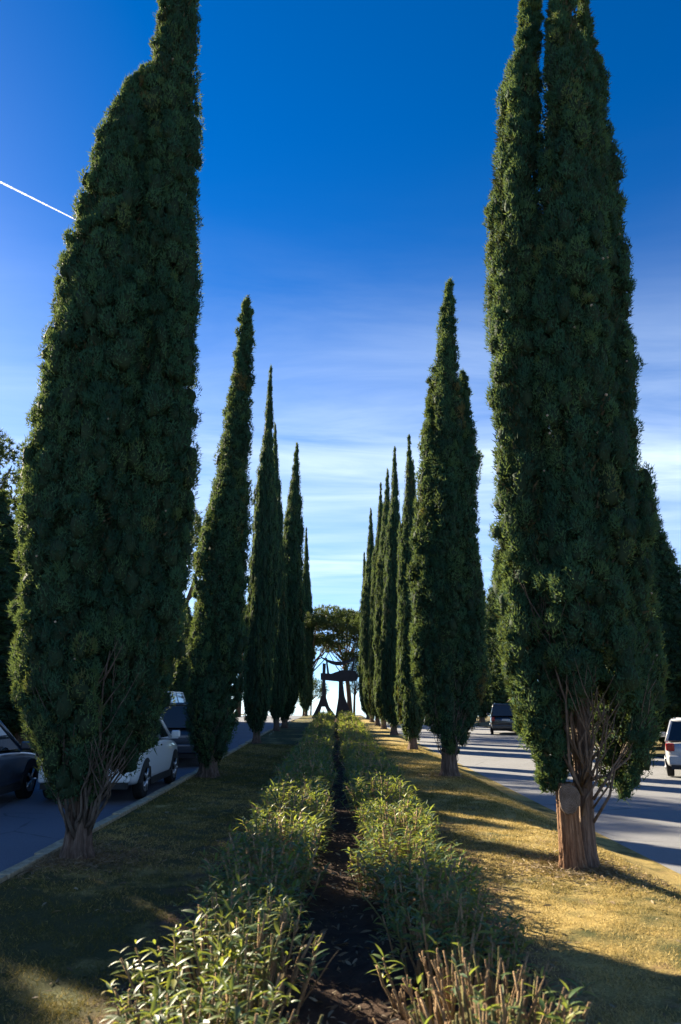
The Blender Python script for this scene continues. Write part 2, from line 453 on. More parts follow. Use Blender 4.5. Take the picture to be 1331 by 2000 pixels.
M['blade'] = leaf_mat('grass blades', [(0.0, (0.075, 0.085, 0.022)), (0.35, (0.17, 0.15, 0.045)), (0.6, (0.40, 0.29, 0.10)), (1.0, (0.58, 0.44, 0.18))], rough=0.7, spec=0.15, trans=0.25, trans_col=(0.3, 0.24, 0.06))
def m_trail():
    m, nt, b, out = new_mat('condensation trail')
    d = nt.nodes.new('ShaderNodeBsdfDiffuse'); d.inputs['Color'].default_value = (0.92, 0.92, 0.92, 1)
    t = nt.nodes.new('ShaderNodeBsdfTranslucent'); t.inputs['Color'].default_value = (0.92, 0.92, 0.92, 1)
    a = nt.nodes.new('ShaderNodeMixShader'); a.inputs[0].default_value = 0.6
    nt.links.new(d.outputs[0], a.inputs[1]); nt.links.new(t.outputs[0], a.inputs[2])
    tr = nt.nodes.new('ShaderNodeBsdfTransparent')
    n = noise(nt, 0.02, 6)
    mx = nt.nodes.new('ShaderNodeMixShader'); nt.links.new(maprange(nt, n, 0.3, 0.7, 0.08, 0.5), mx.inputs[0])
    nt.links.new(tr.outputs[0], mx.inputs[1]); nt.links.new(a.outputs[0], mx.inputs[2]); nt.links.new(mx.outputs[0], out.inputs['Surface'])
    return m
M['trail'] = m_trail()

# ------------------------------------------------------------------ the setting
def grid_mesh(name, xs, ys, zf):
    X, Y = np.meshgrid(np.asarray(xs, float), np.asarray(ys, float))
    Z = zf(X, Y)
    V = np.stack([X, Y, Z], -1).reshape(-1, 3)
    nx, ny = len(xs), len(ys)
    i = np.arange(nx * ny).reshape(ny, nx)
    F = np.stack([i[:-1, :-1], i[:-1, 1:], i[1:, 1:], i[1:, :-1]], -1).reshape(-1, 4)
    return np_mesh(name, V, F, smooth=True)
def land_z(X, Y):
    d = np.maximum(np.maximum(Y - 88, -Y - 60), np.maximum(np.abs(X) - 70, 0))
    d = np.maximum(d, 0)
    return -0.55 - 70 * (1 - np.exp(-d / 420.0)) - 0.02 * np.minimum(d, 100) + 0.8 * np.sin(X * 0.013 + 1) * np.sin(Y * 0.011) * np.minimum(d / 100, 6)
def span(*segs):
    out = []
    for a, b, n in segs: out += list(np.linspace(a, b, n, endpoint=False))
    out.append(segs[-1][1]); return out
tag(link('ground', grid_mesh('ground', span((-2600, -300, 20), (-300, -70, 10), (-70, 70, 4), (70, 300, 10), (300, 2600, 20)),
    span((-600, -60, 8), (-60, 88, 4), (88, 400, 16), (400, 3000, 20)), land_z), mats=M['land']), kind='structure')
lawn = tag(link('lawn', grid_mesh('lawn', span((-3.12, -1.2, 20), (-1.2, 1.3, 8), (1.3, 3.98, 30)), span((-4, 30, 200), (30, 84, 90)), lawn_z), mats=M['lawn']), kind='structure')
# outer ground beside the roads and behind the sculpture
tag(link('verge_left', grid_mesh('verge_left', span((-70, -11, 12), (-11, -9.6, 6)), span((-60, 88, 80)),
    lambda X, Y: gz(Y) + 0.02 + 0.25 * smooth01(-9.8, -12, X) + 0.04 * np.sin(X * 1.3) * np.sin(Y * 1.7)), mats=M['earth']), kind='structure')
tag(link('verge_right', grid_mesh('verge_right', span((11.6, 14, 6), (14, 70, 12)), span((-60, 88, 80)),
    lambda X, Y: ROAD_R + 0.07 + 0.3 * smooth01(11.6, 15, X) + 0.03 * np.sin(X * 1.3) * np.sin(Y * 1.7)), mats=M['earth']), kind='structure')
tag(link('road_left', grid_mesh('road_left', span((-9.7, -3.2, 10)), span((-60, 88, 80)), lambda X, Y: gz(Y) - 0.09 + X * 0), mats=M['asphalt_shaded']), kind='structure')
tag(link('road_right', grid_mesh('road_right', span((3.80, 11.7, 10)), span((-60, 88, 60)), lambda X, Y: ROAD_R + 0.015 * np.sin(X * 0.6) + Y * 0), mats=M['asphalt']), kind='structure')
# kerb of single stones along the left road
kerb = empty('kerb', (-3.19, 0, 0)); kerb['kind'] = 'structure'
rng = random.Random(5)
km = []
for i in range(4):
    b = MB(); b.box((-0.065, -0.492, -0.16), (0.065, 0.492, 0.045)); me = b.mesh('kerb_stone'); me.materials.append(M['kerb'])
    for v in me.vertices: v.co += Vector((rng.uniform(-.008, .008), rng.uniform(-.006, .006), rng.uniform(-.008, .008)))
    km.append(me)
for i in range(62):
    y = 0.5 + i
    o = link('kerb_stone', km[i % 4], kerb)
    o.location = (rng.uniform(-.01, .01), y, float(gz(y)) + rng.uniform(-.01, .01))
    o.rotation_euler = (rng.uniform(-.006, .006), rng.uniform(-.02, .02), rng.uniform(-.008, .008))
    if i % 4 == 0: bevel(o, 0.012)
# the planting bed between and under the two hedge rows
def bed_z(X, Y):
    e = np.abs(X - 0.06) + 0.10 * np.sin(Y * 2.1) + 0.06 * np.sin(Y * 5.3 + X * 2)
    h = 0.035 * (1 - smooth01(0.85, 1.15, e)) - 0.03 * smooth01(1.1, 1.3, e)
    r = np.random.default_rng(4).normal(0, 0.006, X.shape)
    return lawn_z(X, Y) + h + 0.012 * np.sin(X * 9 + Y * 3) * np.sin(Y * 7) + r - 0.02 * np.exp(-((X - 0.06) / 0.15) ** 2)
tag(link('soil_bed', grid_mesh('soil_bed', span((-1.4, 1.52, 70)), span((-1, 14, 300), (14, 56, 200)), bed_z), mats=M['soil']), kind='structure')

# ------------------------------------------------------------------ cypress trees
UP = np.array([0, 0, 1.0])
def norm(a): return a / np.maximum(np.linalg.norm(a, axis=-1, keepdims=True), 1e-9)
def sprays_mesh(name, P, D, L, W, tint, rs, midx=None, extra=None, face=None):
    """pointed twig tips: base P, direction D, length L, half width W; extra: (verts, tris, tint) of a core closed inside"""
    n = len(P)
    S = norm(np.cross(D, rs.normal(size=(n, 3)) if face is None else face + rs.normal(0, 0.38, (n, 3))))
    V = np.stack([P + S * W[:, None], P - S * W[:, None], P + D * L[:, None]], 1).reshape(-1, 3)
    F = np.arange(n * 3).reshape(n, 3)
    if extra is not None:
        ev, ef = extra
        F = np.concatenate([F, ef + len(V)]); V = np.concatenate([V, ev])
        tint = np.concatenate([tint, np.tile([0.1, 0.25, 0.4, 0.2], len(ef) // 4 + 1)[:len(ef)]])
        midx = np.concatenate([midx, np.ones(len(ef))])
    return np_mesh(name, V, F, face_attr={'tint': tint}, mat_idx=midx)

def profile(px_pts, Y, X0, z0):
    zs, cs, rr = [], [], []
    for (py, xl, xr) in px_pts:
        a, z = at_depth(xl, py, Y); b, _ = at_depth(xr, py, Y)
        zs.append(z - z0); cs.append((a + b) / 2 - X0); rr.append((b - a) / 2)
    o = np.argsort(zs)
    return np.array(zs)[o], np.array(cs)[o], np.array(rr)[o]

TRIS = {}
def crown_mesh(name, cols, seed, plume_area, tufts, sprays, tuft_r, spray_l, spray_w, bare=None, inner=1.0, back=0.45, core=0.55, gap=0.85, ico=2):
    """cols: list of (z, centre_x, radius, y_offset). Crown of upright flame-shaped plumes covered in tufts of twig tips."""
    rs = np.random.default_rng(seed)
    PP, DD, LL, WW, TT, MI, NN = [], [], [], [], [], [], []
    CV, CF, co = [], [], 0; allC, allN, allS, allT = [], [], [], []
    bares = bare if isinstance(bare, (list, tuple)) else [bare] * len(cols)
    for ci, (zs, cs, rr, yo) in enumerate(cols):
        bare = bares[ci]
        zz = np.linspace(zs[0], zs[-1], 400)
        rz = np.interp(zz, zs, rr); dz = zz[1] - zz[0]
        area = float(np.sum(2 * PI * rz) * dz)
        n = max(10, int(area / plume_area))
        p = rz + 0.06; p /= p.sum()
        z0 = np.interp((np.arange(n) + rs.uniform(0, 1, n)) / n, np.cumsum(p), zz)
        ph = (np.arange(n) * 2.399963 + rs.uniform(-0.5, 0.5, n)) % (2 * PI)
        keep = (np.sin(ph) < 0.45) | (rs.uniform(0, 1, n) < back)
        if bare is not None: keep &= ~(bare(z0, ph) > rs.uniform(0, 1, n))
        z0 = z0[keep]; ph = ph[keep]; n = len(z0)
        r0 = np.interp(z0, zs, rr)
        lump = 1 - 0.03 + 0.08 * np.sin(3 * ph + z0 * 0.9 + seed) + 0.05 * np.sin(5 * ph - z0 * 1.7 + seed * 2) + rs.normal(0, 0.075, n)
        pr = np.clip(0.38 * r0, 0.03, 0.28) * rs.uniform(0.6, 1.35, n)
        Ln = np.clip(pr * rs.uniform(4.0, 8.0, n), 0.25, 1.7)
        stick = np.where(rs.uniform(0, 1, n) < 0.05, rs.uniform(0.04, 0.10, n), 0) * np.clip(r0, 0.2, 1)
        tint_p = np.clip(rs.normal(0.42, 0.22, n), 0, 0.9)
        tint_p = np.where(rs.uniform(0, 1, n) < 0.015, 1.3, np.minimum(tint_p, 0.8))
        t = rs.uniform(0, 1, (n, tufts)) ** 0.9
        psi = rs.uniform(-1.9, 1.9, (n, tufts))
        z = z0[:, None] + (t - 0.45) * Ln[:, None]
        rl = np.interp(z, zs, rr)
        rl = np.minimum(rl, r0[:, None] * 1.2 + 0.02)
        q = 0.8 * pr[:, None] * np.sin(PI * np.clip(t, 0.02, 0.99) ** 0.75) ** 0.55
        sm_ = np.clip(rl / 0.4, 0.35, 1)
        rad_c = np.maximum(rl * lump[:, None] - pr[:, None] * 0.95 - tuft_r * 0.7 * sm_, 0.0) + stick[:, None] * t
        cx = np.interp(z, zs, cs)
        o = np.stack([np.cos(ph), np.sin(ph), np.zeros(n)], -1)[:, None, :]
        s = np.stack([-np.sin(ph), np.cos(ph), np.zeros(n)], -1)[:, None, :]
        nd = o * np.cos(psi)[..., None] + s * np.sin(psi)[..., None]
        C = np.stack([cx, np.full_like(cx, yo), z], -1) + o * rad_c[..., None] + nd * q[..., None]
        C += rs.normal(0, tuft_r * 0.25, C.shape)
        N = norm(nd + UP * 0.5)
        ok = (z < zs[-1] + 0.12) & (z > zs[0] + 0.02)
        for cj, (z2, c2, r2, y2) in enumerate(cols):          # drop what lies deep inside a neighbouring column
            if cj == ci: continue
            d2 = np.hypot(C[..., 0] - np.interp(C[..., 2], z2, c2), C[..., 1] - y2)
            ok &= ~((d2 < 0.62 * np.interp(C[..., 2], z2, r2)) & (C[..., 2] < z2[-1]))
        allC.append(C[ok]); allN.append(N[ok]); allS.append(sm_[ok])
        allT.append(np.clip(np.repeat(tint_p[:, None], tufts, 1)[ok] + np.clip(rs.normal(0, 0.18, int(ok.sum())), -0.5, 0.08), 0, 1))
        # inner, partly dead foliage
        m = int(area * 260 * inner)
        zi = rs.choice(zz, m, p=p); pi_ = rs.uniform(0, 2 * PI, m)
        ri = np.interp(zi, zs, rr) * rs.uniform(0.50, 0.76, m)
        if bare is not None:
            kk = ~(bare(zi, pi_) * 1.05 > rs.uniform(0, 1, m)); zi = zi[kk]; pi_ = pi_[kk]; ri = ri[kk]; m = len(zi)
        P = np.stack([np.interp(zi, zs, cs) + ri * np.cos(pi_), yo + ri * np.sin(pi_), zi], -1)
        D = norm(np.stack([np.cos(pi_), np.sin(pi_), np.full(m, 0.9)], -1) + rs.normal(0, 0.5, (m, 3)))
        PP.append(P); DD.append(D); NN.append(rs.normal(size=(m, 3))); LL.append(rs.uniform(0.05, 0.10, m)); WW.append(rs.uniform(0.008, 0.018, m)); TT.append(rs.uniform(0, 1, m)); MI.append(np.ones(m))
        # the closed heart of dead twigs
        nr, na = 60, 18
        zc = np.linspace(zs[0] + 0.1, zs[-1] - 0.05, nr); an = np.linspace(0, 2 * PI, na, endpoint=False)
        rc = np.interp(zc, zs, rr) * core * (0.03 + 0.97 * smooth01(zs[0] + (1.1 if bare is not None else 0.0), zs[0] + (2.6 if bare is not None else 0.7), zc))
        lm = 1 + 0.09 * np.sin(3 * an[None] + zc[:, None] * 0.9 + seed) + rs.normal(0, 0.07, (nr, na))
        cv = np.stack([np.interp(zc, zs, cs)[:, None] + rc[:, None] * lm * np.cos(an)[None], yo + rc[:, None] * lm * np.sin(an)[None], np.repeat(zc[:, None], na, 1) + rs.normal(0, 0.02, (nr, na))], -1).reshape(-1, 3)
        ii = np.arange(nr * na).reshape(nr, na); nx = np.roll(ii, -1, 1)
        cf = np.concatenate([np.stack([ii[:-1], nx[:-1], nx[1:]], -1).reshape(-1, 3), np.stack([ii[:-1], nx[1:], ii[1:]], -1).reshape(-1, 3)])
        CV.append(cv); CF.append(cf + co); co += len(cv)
    # lobes: rounded clumps, thinned so that they keep apart, each a green mass set with twig tips
    C = np.concatenate(allC); N = np.concatenate(allN); S_ = np.concatenate(allS); T_ = np.concatenate(allT)
    Rl = tuft_r * rs.uniform(0.5, 1.4, len(C)) * S_
    kd = kdtree.KDTree(len(C))
    for i, p_ in enumerate(C): kd.insert(p_, i)
    kd.balance()
    alive = np.ones(len(C), bool); done = np.zeros(len(C), bool)
    for i in rs.permutation(len(C)):
        if not alive[i]: continue
        done[i] = True
        for (_, j, _) in kd.find_range(C[i], Rl[i] * gap):
            if j != i and not done[j]: alive[j] = False
    C = C[alive] - N[alive] * (Rl[alive] * 0.6)[:, None]; N = N[alive]; Rl = Rl[alive]; T_ = T_[alive]
    kd = kdtree.KDTree(len(C))
    for i, p_ in enumerate(C): kd.insert(p_, i)
    kd.balance()
    bm_ = bmesh.new(); bmesh.ops.create_icosphere(bm_, subdivisions=ico, radius=1.0)
    iv = np.array([v.co[:] for v in bm_.verts]); fi = np.array([[v.index for v in f.verts] for f in bm_.faces]); bm_.free()
    SQ = np.stack([rs.uniform(0.75, 1.05, len(C)), rs.uniform(0.75, 1.05, len(C)), rs.uniform(0.95, 1.85, len(C))], -1); rmax = tuft_r * 1.4
    for i in range(len(C)):
        k = sprays if N[i, 1] < 0.6 else int(sprays * back); sq = SQ[i]
        d = norm(N[i] * 0.45 + rs.normal(0, 0.62, (k, 3)))
        R = Rl[i] * (1.04 - 0.22 * rs.uniform(0, 1, k) ** 1.5)
        Q = C[i] + d * R[:, None] * sq
        near = [j for (_, j, _) in kd.find_range(C[i], Rl[i] + rmax) if j != i]
        if near:
            dd = (Q[:, None, :] - C[near][None]) / SQ[near][None]
            inn = (np.einsum('ijk,ijk->ij', dd, dd) < (0.86 * Rl[near][None]) ** 2).any(1)
            Q = Q[~inn]; d = d[~inn]
        k = len(Q)
        if k == 0: continue
        PP.append(Q); NN.append(d); DD.append(norm(d * 0.5 + UP * 0.7 + rs.normal(0, 0.42, d.shape)))
        lf_ = rs.uniform(0.6, 1.3, k) * np.where(rs.uniform(0, 1, k) < 0.10, 1.9, 1.0)
        LL.append(spray_l * lf_); WW.append(spray_w * rs.uniform(0.6, 1.3, k))
        TT.append(np.clip(T_[i] + rs.normal(0, 0.05, k), 0, 1.0)); MI.append(np.zeros(k))
    nb = len(C); frontal = (N[:, 1] < 0.35) | (rs.uniform(0, 1, nb) < 0.6)
    Cf = C[frontal]; Rf = Rl[frontal]; nb = len(Cf)
    bv = (Cf[:, None, :] + iv[None] * SQ[frontal][:, None, :] * (Rf * 0.78)[:, None, None] * rs.uniform(0.65, 1.12, (nb, len(iv), 1))).reshape(-1, 3)
    bf = (fi[None] + (np.arange(nb) * len(iv))[:, None, None]).reshape(-1, 3)
    CV.append(bv); CF.append(bf + co)
    tips = [C + N * Rl[:, None]]
    P = np.concatenate(PP); D = np.concatenate(DD)
    me = sprays_mesh(name, P, D, np.concatenate(LL), np.concatenate(WW), np.concatenate(TT), rs, np.concatenate(MI), (np.concatenate(CV), np.concatenate(CF)), np.concatenate(NN))
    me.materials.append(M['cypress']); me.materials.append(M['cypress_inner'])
    TRIS[seed] = len(me.polygons)
    return me, np.concatenate(tips)

def fluted_trunk(name, h, r0, r1, seed, lean=(0, 0), mat='bark', flutes=6, nseg=48, rings=30, flare=0.42):
    rs = random.Random(seed)
    ph = [rs.uniform(0, 6.28) for _ in range(6)]
    V = []; F = []
    for i in range(rings):
        t = i / (rings - 1); z = -0.08 + (h + 0.08) * t
        r = r0 + (r1 - r0) * t + r0 * flare * math.exp(-max(z, 0) / 0.11)
        for k in range(nseg):
            a = 2 * PI * k / nseg
            g = 1 + 0.07 * math.sin(flutes * a + ph[0] + t * 1.2) - 0.14 * max(0, math.sin(2.5 * flutes / 3 * a + ph[3] + t * 0.8)) ** 6 + 0.06 * math.sin(3 * a + ph[1]) + 0.05 * math.sin(13 * a + ph[2] + t * 2) + 0.03 * rs.uniform(-1, 1)
            V.append((r * g * math.cos(a) + lean[0] * t, r * g * math.sin(a) + lean[1] * t, z))
    for i in range(rings - 1):
        for k in range(nseg):
            k2 = (k + 1) % nseg
            F.append((i * nseg + k, i * nseg + k2, (i + 1) * nseg + k2, (i + 1) * nseg + k))
    me = np_mesh(name, np.array(V), np.array(F), smooth=True)
    me.materials.append(M[mat])
    return me

def limbs(parent, n, zs, cs, rr, seed, zlow=(0.25, 1.3), zhigh=(1.6, 4.2), r=(0.007, 0.020), front=0.5, trunk_r=0.14, xoff=0.0, twigs=4):
    rs = random.Random(seed)
    for i in range(n):
        b = MB()
        a = rs.uniform(0, 2 * PI) if rs.random() > front else rs.uniform(PI * 1.05, PI * 1.95)
        z0 = rs.uniform(*zlow); z1 = rs.uniform(*zhigh)
        r1 = float(np.interp(z1, zs, rr)) * rs.uniform(0.6, 0.85); c1 = float(np.interp(z1, zs, cs))
        ra = rs.uniform(*r)
        pts = []
        for k in range(7):
            t = k / 6
            q = trunk_r * 0.8 * (1 - t) + r1 * (t ** 0.75) * (1 - 0.12 * t)
            jit = 0.03 * math.sin(k * 1.9 + i)
            x = xoff * (1 - t) + c1 * t + q * math.cos(a) + jit
            pts.append((x, q * math.sin(a) + 0.03 * math.cos(k * 2.3 + i), z0 + (z1 - z0) * t))
        b.tube(pts, [ra * (1 - 0.75 * k / 6) for k in range(7)], 6)
        for j in range(twigs):
            k = rs.randint(2, 5); p = Vector(pts[k]); a2 = a + rs.uniform(-1.2, 1.2)
            ln = rs.uniform(0.25, 0.7)
            e = p + Vector((math.cos(a2) * ln * 0.55, math.sin(a2) * ln * 0.55, ln * 0.8))
            m_ = (p + e) / 2 + Vector((rs.uniform(-.03, .03), rs.uniform(-.03, .03), -0.03))
            b.tube([p, m_, e], [ra * 0.38, ra * 0.28, ra * 0.12], 4, cap=False)
        b.build('limb', M['twig'], parent, fix=False)

def cones(parent, tips, n, seed):
    rs = np.random.default_rng(seed)
    b = bmesh.new()
    for i in rs.integers(0, len(tips), n):
        p = tips[i] + rs.normal(0, 0.02, 3)
        bmesh.ops.create_icosphere(b, subdivisions=1, radius=float(rs.uniform(0.012, 0.02)), matrix=Matrix.Translation(p.tolist()))
    me = bpy.data.meshes.new('cones'); b.to_mesh(me); b.free()
    o = link('cones', me, parent, M['cone']); o['kind'] = 'stuff'
    return o

def base_of(px, py, zg=None):
    d = ray(px, py)
    z = 0.0 if zg is None else zg
    t = (z - CAM_H) / d[2]
    return d[0] * t, d[1] * t

# --- nearest tree on the left
X, Y = -2.80, 9.0
zb = float(lawn_z(X, Y))
t_l1 = empty('cypress_tree', (X, Y, zb), 0, 'broad dark cypress left of the path, nearest the camera, beside the kerb', 'tree', 'cypress trees lining the lawn')
c1 = profile([(-165, 338, 352), (-110, 326, 366), (0, 305, 386), (100, 285, 394), (200, 256, 395), (300, 236, 397), (400, 222, 399), (500, 220, 402), (600, 228, 400), (700, 215, 394), (800, 205, 391), (900, 195, 387), (1000, 185, 384), (1100, 178, 378), (1200, 172, 366), (1300, 160, 350), (1400, 150, 330), (1450, 150, 312), (1500, 150, 270)], Y, X, zb)
c2 = profile([(160, 272, 292), (185, 240, 300), (215, 222, 305), (300, 178, 322), (400, 154, 328), (500, 132, 328), (600, 110, 326), (700, 90, 318), (800, 76, 310), (900, 52, 302), (1000, 44, 292), (1100, 36, 282), (1200, 24, 272), (1300, 20, 264), (1400, 32, 256), (1450, 52, 250), (1500, 74, 240), (1560, 100, 215)], Y, X, zb)
def bare_l(z, ph):      # thin places low on the side towards the path
    f = np.clip(np.cos(ph - 1.5 * PI - 0.3), 0, 1)
    return 0.55 * f * (1 - smooth01(0.9, 1.6, z)) + 0.1 * (1 - smooth01(0.8, 1.2, z))
me, tips = crown_mesh('crown', [c1 + (0.12,), c2 + (-0.08,)], 11, 0.085, 14, 200, 0.105, 0.042, 0.0072, bare_l, 1.6)
link('crown', me, t_l1)
link('trunk', fluted_trunk('trunk', 3.2, 0.14, 0.08, 3, (0.02, 0)), t_l1)
mx_z = c2[0]; limbs(t_l1, 22, c2[0], c2[1] + 0.15, c2[2] * 1.05, 21, (0.08, 0.5), (0.9, 2.2), r=(0.010, 0.026), trunk_r=0.11, front=0.6)
cones(t_l1, tips, 60, 5)

# --- nearest tree on the right
X, Y = 2.50, 8.5
zb = float(lawn_z(X, Y))
t_r1 = empty('cypress_tree', (X, Y, zb), 0, 'tall three-topped cypress with a sawn-off limb on its trunk, right of the path', 'tree', 'cypress trees lining the lawn')
cA = profile([(-70, 1030, 1042), (0, 1015, 1058), (50, 1018, 1062), (100, 1000, 1062), (150, 978, 1062), (200, 972, 1062), (300, 957, 1064), (400, 950, 1066), (500, 947, 1068), (600, 944, 1072), (700, 951, 1078), (800, 953, 1085), (900, 956, 1092), (1000, 956, 1100), (1100, 961, 1105), (1200, 961, 1110), (1300, 966, 1118), (1400, 992, 1120), (1450, 1016, 1122), (1500, 1046, 1118), (1550, 1066, 1112)], Y, X, zb)
cB = profile([(-130, 1085, 1095), (0, 1066, 1118), (60, 1055, 1122), (120, 1050, 1140), (200, 1045, 1170), (300, 1042, 1180), (400, 1036, 1185), (500, 1012, 1190), (560, 1004, 1190), (700, 1025, 1200), (900, 1040, 1215), (1100, 1020, 1225), (1180, 1012, 1230), (1300, 1035, 1250), (1380, 1070, 1250)], Y, X, zb)
cC = profile([(-25, 1138, 1150), (30, 1128, 1160), (100, 1120, 1175), (150, 1110, 1196), (200, 1105, 1194), (300, 1105, 1214), (400, 1105, 1231), (500, 1105, 1238), (600, 1105, 1248), (700, 1105, 1256), (800, 1110, 1263), (900, 1110, 1268), (1000, 1110, 1283), (1100, 1110, 1288), (1200, 1115, 1298), (1300, 1125, 1306), (1400, 1140, 1308), (1450, 1150, 1298), (1500, 1160, 1270), (1550, 1170, 1235)], Y, X, zb)
def bare_r(z, ph):      # bare limbs low on the side towards the path and the camera
    f = smooth01(0.35, 0.75, np.cos(ph - 1.53 * PI))
    return 0.96 * f * (1 - smooth01(1.75, 2.4, z)) + 0.15 * (1 - smooth01(0.6, 0.9, z))
def bare_a(z, ph): return 0.1 * (1 - smooth01(0.6, 0.9, z))
def bare_c(z, ph): return 0.2 * bare_r(z, ph)
me, tips = crown_mesh('crown', [cA + (0.05,), cB + (-0.16,), cC + (0.10,)], 12, 0.085, 14, 200, 0.102, 0.041, 0.0070, [bare_a, bare_r, bare_c], 1.6)
link('crown', me, t_r1)
cones(t_r1, tips, 110, 6)
link('trunk', fluted_trunk('trunk', 3.0, 0.10, 0.07, 8, (0.10, 0.05), 'bark'), t_r1).location = (0.10, 0.06, 0)
st = link('pruned_stem', fluted_trunk('pruned_stem', 0.84, 0.125, 0.095, 9, (-0.02, 0.03), 'bark_bare', flutes=5, flare=0.18), t_r1)
st.location = (-0.075, -0.04, 0)
st['label'] = 'stripped orange brown stem ending in a grey sawn cut'
# the sawn-off limb: a short thick stub whose grey oval face looks at the camera
b = MB(); n = 28; rings = []
rs_ = random.Random(3)
wob = [1 + .05 * math.sin(3 * k * 2 * PI / n + 1) + rs_.uniform(-.05, .05) for k in range(n)]
for j, (off, sc) in enumerate(((0.18, 0.95), (0.05, 1.0), (0.0, 1.0), (-0.006, 0.93))):
    for k in range(n):
        a = 2 * PI * k / n
        b.v.append((0.108 * sc * wob[k] * math.cos(a), off, 0.150 * sc * wob[k] * math.sin(a)))
for j in range(3):
    for k in range(n):
        b.f.append((j*n + k, j*n + (k+1) % n, (j+1)*n + (k+1) % n, (j+1)*n + k)); b.m.append(0 if j < 2 else 1); b.sm.append(True)
b.f.append(tuple(3*n + k for k in range(n))); b.m.append(1); b.sm.append(False)
o = b.build('sawn_limb', [M['bark'], M['cut']], t_r1); o.location = (-0.10, -0.185, 0.70); o.rotation_euler = (rad(-10), 0, rad(-12))
o['label'] = 'grey oval sawn face of a removed limb'
limbs(t_r1, 20, cB[0], cB[1], cB[2] * 1.2, 22, (0.55, 1.3), (1.5, 3.3), trunk_r=0.08, front=0.72, xoff=0.10)
limbs(t_r1, 9, cC[0], cC[1], cC[2] * 1.1, 23, (0.4, 0.9), (1.2, 2.4), trunk_r=0.07, front=0.7, xoff=0.12)

# --- second pair
X, Y = base_of(408, 1512, 0.1); zb = float(lawn_z(X, Y))
t_l2 = empty('cypress_tree', (X, Y, zb), 0, 'slender pointed cypress left of the path, second from the camera', 'tree', 'cypress trees lining the lawn')
p1 = profile([(578, 482, 488), (620, 470, 493), (700, 456, 496), (800, 438, 497), (900, 420, 497), (1000, 397, 497), (1100, 381, 495), (1200, 371, 490), (1300, 363, 478), (1400, 357, 469), (1450, 366, 454), (1490, 388, 432)], Y, X, zb)
me, tips = crown_mesh('crown', [p1 + (0.0,)], 31, 0.10, 14, 130, 0.125, 0.06, 0.012, ico=1)
link('crown', me, t_l2); link('trunk', fluted_trunk('trunk', 2.6, 0.19, 0.1, 13), t_l2)
limbs(t_l2, 12, p1[0], p1[1], p1[2], 24, (0.2, 0.7), (0.9, 2.0), front=0.6, twigs=2)
X, Y = base_of(880, 1516, 0.06); zb = float(lawn_z(X, Y))
t_r2 = empty('cypress_tree', (X, Y, zb), 0, 'wide-bodied cypress with shouldered top right of the path, second from the camera', 'tree', 'cypress trees lining the lawn')
p1 = profile([(558, 876, 881), (600, 862, 888), (650, 852, 893), (700, 848, 897), (750, 840, 902), (800, 833, 908), (900, 825, 914), (1000, 822, 916), (1100, 826, 915), (1200, 824, 915), (1300, 826, 910), (1400, 840, 905), (1470, 860, 895)], Y, X, zb)
p2 = profile([(725, 903, 908), (760, 895, 918), (800, 888, 926), (850, 880, 937), (900, 872, 943), (1000, 868, 943), (1100, 868, 949), (1200, 868, 956), (1300, 868, 958), (1350, 868, 955), (1400, 872, 935), (1450, 875, 915)], Y, X, zb)
p3 = profile([(745, 840, 846), (780, 832, 858), (850, 822, 868), (900, 813, 872), (1000, 804, 874), (1100, 801, 876), (1200, 798, 878), (1300, 801, 880), (1370, 812, 880), (1430, 836, 882)], Y, X, zb)
me, tips = crown_mesh('crown', [p1 + (-0.1,), p2 + (0.1,), p3 + (0.0,)], 32, 0.10, 14, 130, 0.125, 0.06, 0.012, ico=1)
link('crown', me, t_r2); link('trunk', fluted_trunk('trunk', 2.6, 0.17, 0.1, 14), t_r2)
limbs(t_r2, 20, p1[0], p1[1], p1[2] * 1.3, 25, (0.2, 0.9), (1.0, 2.4), front=0.7, twigs=3)

# --- three plain crowns for the trees farther off (unit: real metres, height 13, half width 1.2)
def plain(seed, hgt, w, bulge=0.28, cols=1):
    t = np.array([0.035, 0.055, 0.10, 0.18, bulge, 0.42, 0.56, 0.7, 0.82, 0.92, 1.0]); r = np.array([0.35, 0.62, 0.88, 0.98, 1.0, 0.95, 0.83, 0.64, 0.42, 0.2, 0.02])
    out = [(t * hgt, np.zeros(11) + 0.03 * np.sin(t * 9 + seed), r * w, 0.0)]
    if cols > 1:
        k = t < 0.93
        out.append((t[k] * hgt, np.full(k.sum(), 0.28 * w) * (1 - 0.2 * t[k]), np.maximum(r * 0.72 - 0.12, 0.03)[k] * w, 0.12))
    return out
GEN = []
for sd, w, cc in ((41, 1.18, 1), (42, 1.15, 2), (43, 1.2, 1)):
    me, _ = crown_mesh('crown', plain(sd, 13.0, w, 0.26 + 0.03 * (sd - 41), cc), sd, 0.14, 13, 60, 0.17, 0.085, 0.018, inner=0.4, back=0.7, ico=1)
    GEN.append((me, fluted_trunk('trunk', 3.0, 0.19, 0.1, sd)))
def far_cypress(X, Y, height, width, k, label, group, rz=0.0, zb=None):
    zb = float(lawn_z(X, Y)) if zb is None else zb
    e = empty('cypress_tree', (X, Y, zb), rz, label, 'tree', group)
    for nm, me in (('crown', GEN[k][0]), ('trunk', GEN[k][1])):
        o = link(nm, me, e)
        s = width / 1.2
        o.scale = (s, s, height / 13.0) if nm == 'crown' else (max(s, .7), max(s, .7), 1)
    return e
